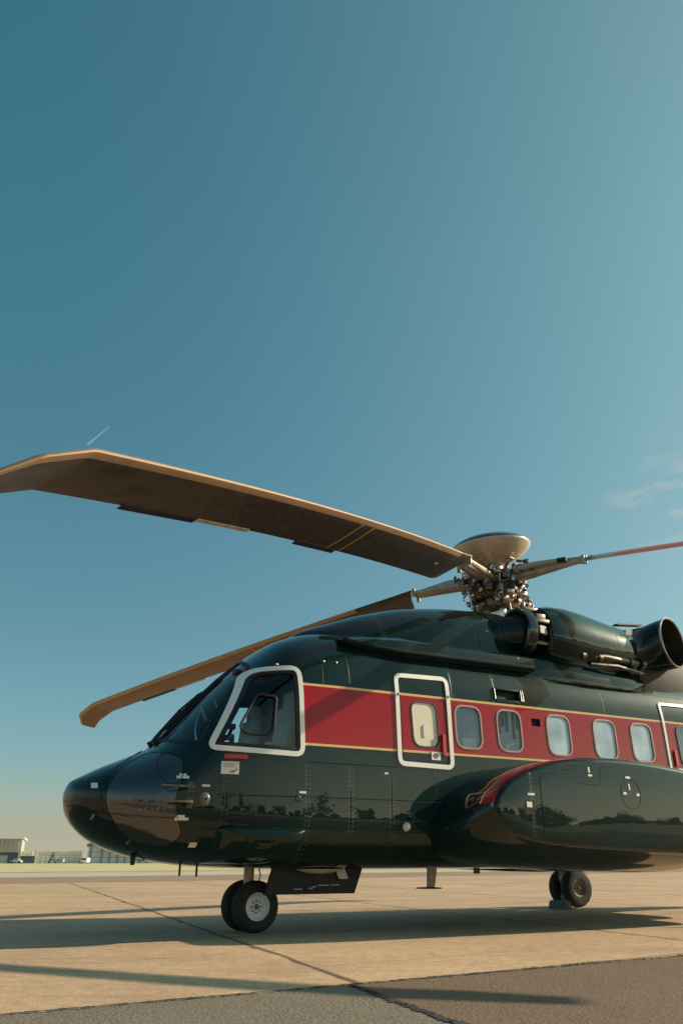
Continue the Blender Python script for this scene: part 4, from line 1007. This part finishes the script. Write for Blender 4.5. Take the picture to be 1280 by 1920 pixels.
#%%GROUND
# ------------------------------------------------------------------ ground
def dirv(a): return Vector((math.cos(R(a)), math.sin(R(a)), 0))
DA, DB = 34.0, -69.0            # directions of the two joint families
nA = Vector((-math.sin(R(DA)), math.cos(R(DA)))); nB = Vector((-math.sin(R(DB)), math.cos(R(DB))))
A0 = Vector((-1.14, 8.91)).dot(nA); B0 = Vector((-1.14, 8.91)).dot(nB)
def ground_mat(name, c1, c2, joints=True, scale=1.0, speck=.25, stain=.35, rough=.85, bump=.25, tar=None, mottle=False):
    m = bpy.data.materials.new(name); m.use_nodes = True; N = NT(m); b = m.node_tree.nodes['Principled BSDF']
    tcn = N.n('ShaderNodeTexCoord'); pos = tcn.outputs['Object']
    def noise(sc, det=6, rgh=.55, vec=None):
        n = N.n('ShaderNodeTexNoise'); n.inputs['Scale'].default_value = sc; n.inputs['Detail'].default_value = det; n.inputs['Roughness'].default_value = rgh
        N.l(vec or pos, n.inputs['Vector']); return n.outputs[0]
    big = noise(.22, 5); mid = noise(1.3, 8, .65); fine = noise(55, 3, .6); grit = noise(160, 2, .7)
    def ramp(v, a, b_): 
        r = N.n('ShaderNodeMapRange'); r.inputs[1].default_value = a; r.inputs[2].default_value = b_; N.l(v, r.inputs[0]); return r.outputs[0]
    f = N.m('ADD', N.m('MULTIPLY', ramp(big, .3, .7), .5), N.m('MULTIPLY', ramp(mid, .3, .7), .5))
    base = N.mix(f, c1, c2)
    st = ramp(noise(.55, 9, .7), .52, .74)
    base = N.mix(N.m('MULTIPLY', st, stain), base, [c * .45 for c in c1])
    base = N.mix(N.m('MULTIPLY', ramp(fine, .42, .62), speck), base, [c * .5 for c in c1])
    base = N.mix(N.m('MULTIPLY', ramp(grit, .55, .7), speck), base, [min(1, c * 1.5) for c in c2])
    if mottle:
        v = N.n('ShaderNodeTexVoronoi', feature='DISTANCE_TO_EDGE'); v.inputs['Scale'].default_value = .55; wv_ = N.n('ShaderNodeVectorMath', operation='ADD'); nn_ = N.n('ShaderNodeTexNoise'); nn_.inputs['Scale'].default_value = 1.2; nn_.inputs['Detail'].default_value = 6
        N.l(pos, nn_.inputs['Vector']); N.l(pos, wv_.inputs[0]); N.l(nn_.outputs['Color'], wv_.inputs[1]); N.l(wv_.outputs[0], v.inputs['Vector'])
        crack = N.m('MULTIPLY', N.m('SUBTRACT', 1, N.m('DIVIDE', v.outputs[0], .006), clamp=True), ramp(noise(.4, 2), .52, .60))
        base = N.mix(N.m('MULTIPLY', crack, .55), base, (.10, .085, .07))
        sp_ = ramp(noise(3.1, 4, .75), .66, .72); base = N.mix(N.m('MULTIPLY', sp_, .45), base, (.13, .11, .09))
        pale = ramp(noise(.9, 7, .7), .55, .75); base = N.mix(N.m('MULTIPLY', pale, .5), base, (.66, .52, .36))
        mt = ramp(noise(9, 5, .7), .4, .65); base = N.mix(N.m('MULTIPLY', mt, .45), base, (.30, .22, .145))
    if mottle:
        s3 = N.n('ShaderNodeSeparateXYZ'); N.l(pos, s3.inputs[0])
        st_ = N.n('ShaderNodeMapping'); st_.inputs['Rotation'].default_value = (0, 0, R(-DA)); st_.inputs['Scale'].default_value = (.18, 2.6, 1); N.l(pos, st_.inputs[0])
        sk_ = ramp(noise(1.0, 5, .6, st_.outputs[0]), .56, .72); base = N.mix(N.m('MULTIPLY', sk_, .38), base, (.16, .125, .095))
        g3 = ramp(noise(24, 4, .7), .45, .62); base = N.mix(N.m('MULTIPLY', g3, .22), base, (.24, .175, .12))
    if joints:
        sp = N.n('ShaderNodeSeparateXYZ'); N.l(pos, sp.inputs[0]); X, Y, _ = sp.outputs
        wob = N.m('MULTIPLY', N.m('SUBTRACT', noise(1.1, 4, .7), .5), .16)
        js = []
        for nn, c0, per, w in ((nA, A0, 3.45, .022), (nB, B0, 3.95, .042)):
            d = N.m('SUBTRACT', N.m('ADD', N.m('ADD', N.m('MULTIPLY', X, nn.x), N.m('MULTIPLY', Y, nn.y)), wob), c0)
            pp = N.m('PINGPONG', d, per / 2)
            tv = ramp(noise(2.2, 3), .3, .7)
            js.append(N.m('SUBTRACT', 1, N.m('DIVIDE', pp, N.m('MULTIPLY_ADD', tv, w, w * .5)), clamp=True))
        # hairline cracks and saw cuts between the joints
        for nn, c0, per, w in ((nA, A0 + .9, 1.15, .012),):
            d = N.m('SUBTRACT', N.m('ADD', N.m('ADD', N.m('MULTIPLY', X, nn.x), N.m('MULTIPLY', Y, nn.y)), wob), c0)
            js.append(N.m('MULTIPLY', N.m('SUBTRACT', 1, N.m('DIVIDE', N.m('PINGPONG', d, per / 2), w), clamp=True), N.m('MULTIPLY', ramp(noise(.35, 2), .40, .6), .7)))
        j = N.m('MULTIPLY', N.m('POWER', N.add(*js), .6), .9)
        base = N.mix(j, base, (.035, .033, .034))
    N.l(base, b.inputs['Base Color']); b.inputs['Roughness'].default_value = rough; b.inputs['Specular IOR Level'].default_value = .25
    bp = N.n('ShaderNodeBump'); bp.inputs['Strength'].default_value = bump; bp.inputs['Distance'].default_value = .01
    N.l(N.m('ADD', fine, N.m('MULTIPLY', mid, 2)), bp.inputs['Height']); N.l(bp.outputs[0], b.inputs['Normal'])
    return m
concrete = ground_mat('concrete', (.47, .305, .188), (.86, .56, .335), stain=.6, speck=.5, mottle=True)
asph_grey = ground_mat('grey_aggregate', (.20, .165, .12), (.26, .22, .165), False, speck=.7, stain=.2, bump=.9)
asph_brown = ground_mat('brown_aggregate', (.18, .12, .078), (.235, .16, .108), False, speck=.65, stain=.25, bump=.9)
far_tar = ground_mat('far_tarmac', (.30, .20, .14), (.36, .25, .175), False, speck=.1)
strip_m = ground_mat('pale_strip', (.50, .42, .31), (.56, .47, .35), False, speck=.1)
grass_m = ground_mat('dry_grass', (.52, .45, .22), (.66, .57, .32), False, speck=.2, stain=.5)
def sheet(name, pts, z, m, kind='structure'):
    bm = bmesh.new(); bm.faces.new([bm.verts.new((x, y, z)) for x, y in pts]); bmesh.ops.recalc_face_normals(bm, faces=bm.faces)
    if bm.faces[:][0].normal.z < 0: bmesh.ops.reverse_faces(bm, faces=bm.faces)
    o = finish(bm, name, m, None, smooth=False, recalc=False); tag(o, None, None, kind=kind); return o
sheet('ground', [(-6000, -6000), (6000, -6000), (6000, 6000), (-6000, 6000)], 0, concrete)
def half(name, p0, ang, far, z, m, wid=2500):
    d = dirv(ang).xy; n = Vector((-d.y, d.x)); p0 = Vector(p0)
    q = [p0 - d * wid, p0 + d * wid, p0 + d * wid + n * far, p0 - d * wid + n * far]; return sheet(name, [tuple(v) for v in q], z, m)
half('taxiway', (-10.5, 29.0), 42, 16, .004, far_tar)
half('runway', (-15, 38.8), 42, 13, .008, strip_m)
half('grass_field', (-21.9, 56.3), 42, 700, .012, grass_m)
# aggregate patches this side of the near joint, ragged along their edges
rg = random.Random(4)
d_ = dirv(31.5).xy; k0 = Vector((.05, 5.56)); dB = dirv(DB).xy
def edge_pts(p0, d, L, n, amp):
    nn = Vector((-d.y, d.x)); o = []
    for i in range(n + 1): o.append(p0 + d * L * (i / n)**1.3 + nn * rg.uniform(-amp, amp) * (1 if i else 0))
    return o
left = edge_pts(k0, -d_, 9, 240, .014); down = edge_pts(k0, dB, 9, 200, .016); right = edge_pts(k0, d_, 16, 300, .012)
sheet('asphalt_verge', [tuple(v) for v in left] + [(-12, -12), (6, -12)] + [tuple(v) for v in down[::-1]][:-1], .004, asph_grey)
sheet('asphalt_apron', [tuple(v) for v in down] + [(16, -12), (30, 8)] + [tuple(v) for v in right[::-1]][:-1], .0045, asph_brown)
# dark tar filling where the patches meet the concrete
bm = bmesh.new()
for pts, w in ((left, .02), (down, .03), (right, .022)):
    for a, b in zip(pts, pts[1:]):
        if (b - a).length < 1e-6: continue
        n = Vector((-(b - a).y, (b - a).x)).normalized(); w1 = w * rg.uniform(.6, 1.3)
        bm.faces.new([bm.verts.new((*v, .0085)) for v in (a - n * w1, b - n * w1, b + n * w1, a + n * w1)])
o_ = finish(bm, 'joint_filling', mat('tar', (.05, .045, .042), .8, noise=.4, nscale=30), None, smooth=False); tag(o_, None, None, kind='structure')
# weeds in the joint on the right
bm = bmesh.new()
for i in range(900):
    p = right[0] + d_ * (1.2 + 3.2 * rg.random()**.8) + Vector((rg.gauss(0, .012), rg.gauss(0, .012)))
    if math.sin(p.x * 5.1) + math.sin(p.x * 11.7) < .3: continue
    h_ = rg.uniform(.008, .022); a = rg.uniform(0, 6.28); w_ = .003
    bm.faces.new([bm.verts.new((p.x + math.cos(a) * w_, p.y + math.sin(a) * w_, .006)), bm.verts.new((p.x - math.cos(a) * w_, p.y - math.sin(a) * w_, .006)), bm.verts.new((p.x + rg.gauss(0, .006), p.y + rg.gauss(0, .006), .006 + h_))])
tag(finish(bm, 'weeds', mat('weed_green', (.12, .15, .03), .8), None, smooth=False), 'small green weeds growing in the joint at the edge of the brown asphalt', 'weeds', kind='stuff')

# ------------------------------------------------------------------ buildings across the airfield (about 250 m away)
YB = 265.; BC = math.atan((100 - 640) * .9167 / 1500)
def px(u): return YB * math.tan(math.atan((u - 640) * .9167 / 1500) - BC)
RB = Matrix.Rotation(-BC, 3, 'Z')
grey_clad = mat('grey_cladding', (.42, .40, .36), .7, noise=.12, nscale=.3); pale_clad = mat('pale_cladding', (.62, .58, .46), .7, noise=.1, nscale=.2)
blue_door = mat('blue_cladding', (.06, .11, .15), .6, noise=.2, nscale=.3); yell = mat('cream_cladding', (.85, .76, .48), .7, noise=.1, nscale=.2)
paleroof = mat('pale_roof', (.75, .73, .66), .6); glassb = mat('hazy_glass', (.45, .50, .55), .25, noise=.2, nscale=.2)
steelb = mat('blue_steel', (.10, .14, .20), .6, noise=.2, nscale=.5); haze_wall = mat('haze_white', (.84, .79, .66), .7, noise=.12, nscale=.2)  # distance haze is put into the terminal wall's pale base colour
def building(name, label, cat):
    e = bpy.data.objects.new(name, None); COL.objects.link(e); e.location = RB @ Vector((px(60), YB, 0)); e.rotation_euler = (0, 0, -BC); tag(e, label, cat); return e
def bpart(root, name, m, boxes):
    bm = bmesh.new()
    for (x0, x1, y0, y1, z0, z1) in boxes: box(bm, ((x0 + x1) / 2 - px(60), (y0 + y1) / 2 - YB, (z0 + z1) / 2), (x1 - x0, y1 - y0, z1 - z0))
    return finish(bm, name, m, root, smooth=False)
h1 = building('hangar', 'grey hangar with a pale roof edge and dark blue lower doors at the left edge', 'hangar')
bpart(h1, 'wall', grey_clad, [(px(-220), px(37), YB, YB + 25, 2.9, 6.5)])
bpart(h1, 'end_pier', grey_clad, [(px(32.5), px(37), YB - .2, YB + 24, 0, 2.89)])
bpart(h1, 'hangar_door', blue_door, [(px(-220), px(32), YB + .3, YB + 24, 0, 2.88)])
bpart(h1, 'door_leaf', mat('grey_door', (.25, .28, .27), .7), [(px(-2), px(14), YB + .05, YB + .25, 0, 2.1)])
bpart(h1, 'roof', paleroof, [(px(-222), px(41), YB - .6, YB + 26, 6.51, 6.9)])
bpart(h1, 'cladding_rib', mat('rib_grey', (.25, .245, .21), .7), [(px(u), px(u) + .12, YB - .1, YB - .01, 2.95, 6.45) for u in range(-60, 36, 8)])
h2 = building('low_annex', 'low blue building with a cream upper band beside the grey hangar', 'building')
bpart(h2, 'wall', blue_door, [(px(38), px(64), YB + 1, YB + 10, 0, 1.95)])
bpart(h2, 'upper_band', yell, [(px(37), px(65), YB + .9, YB + 10, 1.96, 3.2)])
bpart(h2, 'window_post', paleroof, [(px(u), px(u) + .15, YB + .7, YB + .88, 1.97, 3.15) for u in (44, 51, 58)])
fp = building('flood_light_pole', 'thin grey pole standing between the low blue annex and the pale terminal', 'pole')
bpart(fp, 'post', grey_clad, [(px(65), px(66.4), YB - 2, YB - 1.7, 0, 3.7)]); bpart(fp, 'lamp_head', paleroof, [(px(64.4), px(67.2), YB - 2.1, YB - 1.6, 3.71, 3.9)])
h3 = building('terminal', 'long low pale terminal building with horizontal bands of windows', 'building')
bpart(h3, 'wall', haze_wall, [(px(68), px(153), YB + 2, YB + 22, 0, 3.1)])
bpart(h3, 'roof', paleroof, [(px(67.5), px(153.5), YB + 1.6, YB + 22, 3.11, 3.4)])
for z in (.5, 1.25, 2.0): bpart(h3, 'window_band', mat('band_glass', (.60, .58, .52), .4) if 'band_glass' not in MATS else MATS['band_glass'], [(px(70), px(151), YB + 1.88, YB + 1.99, z, z + .38)])
bpart(h3, 'column', paleroof, [(px(u), px(u) + .2, YB + 1.7, YB + 1.86, 0, 3.05) for u in range(70, 152, 9)])
cr = bpy.data.objects.new('boarding_stairs', None); COL.objects.link(cr); cr.location = RB @ Vector((px(97), YB - 8, 0)); tag(cr, 'dark lattice boarding stairs standing before the pale terminal', 'stairs')
bm = bmesh.new()
for a, b in (((-.9, 0, 0), (.3, 0, 2.9)), ((1.0, 0, 0), (.3, 0, 2.9)), ((-.9, 1, 0), (.3, 1, 2.9)), ((1.0, 1, 0), (.3, 1, 2.9)), ((-.5, 0, 1), (.8, 0, 1)), ((-.1, 0, 2), (.55, 0, 2))): cyl(bm, a, b, .13, seg=6)
finish(bm, 'frame', steelb, cr)
bm = bmesh.new(); box(bm, (2.0, .5, .8), (2.6, 1.4, .8)); 
for i in range(5): box(bm, (.9 + .4 * i, .5, 1.3 - .16 * i), (.4, 1.0, .1))
finish(bm, 'base', grey_clad, cr)
vn = bpy.data.objects.new('service_van', None); COL.objects.link(vn); vn.location = RB @ Vector((px(158), YB - 10, 0)); tag(vn, 'small white service van parked at the right end of the pale terminal', 'van')
bm = bmesh.new(); box(bm, (0, 0, .85), (1.9, 3.2, 1.2), bev=.15); finish(bm, 'body', white, vn)
bm = bmesh.new(); box(bm, (0, -1.62, 1.15), (1.5, .05, .4)); finish(bm, 'windscreen', void, vn)
for sx_ in (-.8, .8):
    for sy_ in (-1, 1): bm = bmesh.new(); cyl(bm, (sx_ - .1, sy_, .3), (sx_ + .1, sy_, .3), .3, seg=14); finish(bm, 'wheel', black, vn)
v2 = bpy.data.objects.new('parked_car', None); COL.objects.link(v2); v2.location = RB @ Vector((px(34), YB - 9, 0)); tag(v2, 'small pale car parked before the corner of the grey hangar', 'car')
bm = bmesh.new(); box(bm, (0, 0, .55), (3.0, 1.6, .55), bev=.15); finish(bm, 'body', mat('pale_blue_car', (.5, .55, .62), .3, coat=1), v2)
bm = bmesh.new(); box(bm, (.1, 0, 1.0), (1.6, 1.4, .4), bev=.12); finish(bm, 'cabin', glassb, v2)
for sx_ in (-1, 1):
    for sy_ in (-.7, .7): bm = bmesh.new(); cyl(bm, (sx_, sy_ - .1, .3), (sx_, sy_ + .1, .3), .3, seg=14); finish(bm, 'wheel', black, v2)
h4 = building('glass_hangar', 'blue framed hangar with a wide glazed front, half hidden behind the helicopter nose', 'hangar')
bpart(h4, 'glazing', glassb, [(px(170), px(420), YB + .5, YB + 30, 0, 4.9)])
bpart(h4, 'roof_beam', steelb, [(px(167), px(424), YB - .3, YB + 31, 4.91, 5.7)])
for u in (167, 190, 205, 220, 234, 248, 262, 276, 300, 324, 348, 372, 396, 420): bpart(h4, 'post', steelb, [(px(u), px(u + (2.6 if u == 167 else 1.4)), YB + .1, YB + .45, 0, 4.9)])
for z in (1.5, 2.9): bpart(h4, 'rail', grey_clad, [(px(170), px(422), YB + .3, YB + .48, z, z + .14)])
# shrubs by the van
def blob_bush(name, loc, r, h, label, n=500, seedv=1, m=None):
    rd_ = random.Random(seedv); e = bpy.data.objects.new(name, None); COL.objects.link(e); e.location = loc; tag(e, label, 'shrub')
    bm = bmesh.new()
    for _ in range(n):
        a = rd_.uniform(0, 6.28); q = rd_.random()**.5 * r; z = rd_.random() * h; q *= (1 - .6 * z / h)
        p = Vector((q * math.cos(a), q * math.sin(a), z)); s_ = rd_.uniform(.05, .14)
        u = Vector((rd_.gauss(0, 1), rd_.gauss(0, 1), rd_.gauss(0, 1))).normalized(); v = u.orthogonal().normalized()
        bm.faces.new([bm.verts.new(p + u * s_), bm.verts.new(p + v * s_), bm.verts.new(p - u * s_)])
    finish(bm, 'foliage', m or leaf, e, smooth=False)
    bm = bmesh.new(); cyl(bm, (0, 0, 0), (0, 0, h * .6), r * .08, r * .03, 6); finish(bm, 'stem', bark, e)
leaf = mat('leaf', (.045, .06, .02), .8, noise=.5, nscale=2); bark = mat('bark', (.08, .06, .04), .9)
blob_bush('shrub', RB @ Vector((px(152.5), YB - 6, 0)), .8, 1.5, 'dark green shrub left of the white van', seedv=2)
blob_bush('shrub', RB @ Vector((px(165), YB - 5, 0)), .9, 1.3, 'dark shrub between the white van and the blue framed hangar', seedv=3)

# ------------------------------------------------------------------ wood behind the photographer, mirrored in the paintwork
bm = bmesh.new(); rt = random.Random(11)
hc = Vector((-.98, 9.5)); pdir = Vector((math.cos(R(61.8)), -math.sin(R(61.8)))); adir = Vector((math.sin(R(61.8)), math.cos(R(61.8))))
x = -190
while x < 520:
    d = 165 + rt.uniform(-8, 25); c = hc + pdir * d + adir * x
    H = rt.choice((5, 7, 9.5, 11.5, 13)) * rt.uniform(.85, 1.2); w = H * rt.uniform(.38, .62)
    cyl(bm, (c.x, c.y, 0), (c.x, c.y, H * .6), .3, .12, 6)
    lobes = [(Vector((rt.uniform(-.6, .6) * w, rt.uniform(-.6, .6) * w, H * rt.uniform(.35, .85))), w * rt.uniform(.3, .6)) for _ in range(9)]
    lobes += [(Vector((rt.uniform(-6, 6), rt.uniform(-4, 4), rt.uniform(.3, 2.6))), 2.2) for _ in range(7)]
    for k in range(620):
        o, r_ = rt.choice(lobes); u = Vector((rt.gauss(0, 1), rt.gauss(0, 1), rt.gauss(0, 1))).normalized()
        p = Vector((c.x, c.y, 0)) + o + u * r_ * rt.random()**.35; s_ = rt.uniform(.3, .75); a = Vector((rt.gauss(0, 1), rt.gauss(0, 1), rt.gauss(0, 1))).normalized(); b_ = a.orthogonal().normalized()
        bm.faces.new([bm.verts.new(p + a * s_), bm.verts.new(p + b_ * s_), bm.verts.new(p - a * s_), bm.verts.new(p - b_ * s_)])
    x += rt.uniform(4, 9) if x > 40 else rt.uniform(6, 16)
tag(finish(bm, 'woodland', leaf, None, smooth=False), 'line of trees behind the photographer, seen only mirrored in the dark paint', 'woodland', kind='stuff')

# ------------------------------------------------------------------ contrail
def skyp(u, v, d):
    a, b = u - 640, 960 - v; p_ = R(23.557); r = Vector((a, 1500 * math.cos(p_) - b * math.sin(p_), 1500 * math.sin(p_) + b * math.cos(p_))).normalized(); return r * d
ct = bpy.data.materials.new('vapour'); ct.use_nodes = True; N = NT(ct); N.t.nodes.clear()
o_ = N.n('ShaderNodeOutputMaterial'); tr = N.n('ShaderNodeBsdfTransparent'); df = N.n('ShaderNodeBsdfDiffuse'); df.inputs[0].default_value = (.95, .93, .9, 1); mx = N.n('ShaderNodeMixShader')
lw = N.n('ShaderNodeLayerWeight'); tl = N.n('ShaderNodeBsdfTranslucent'); ad = N.n('ShaderNodeAddShader'); N.l(df.outputs[0], ad.inputs[0]); N.l(tl.outputs[0], ad.inputs[1])
N.l(N.m('MULTIPLY', N.m('SUBTRACT', 1, lw.outputs['Facing'], clamp=True), .15), mx.inputs[0]); N.l(tr.outputs[0], mx.inputs[1]); N.l(ad.outputs[0], mx.inputs[2]); N.l(mx.outputs[0], o_.inputs[0])
a_, b_ = skyp(164, 834, 9000), skyp(206, 799, 9000)
bm = bmesh.new(); tube(bm, [a_.lerp(b_, k / 10) for k in range(11)], [9, 10, 9, 9, 8, 8, 7, 6, 6, 5, 3], 12)
tag(finish(bm, 'contrail', ct, None), 'short faint white vapour trail in the sky above the blade tip', 'contrail')
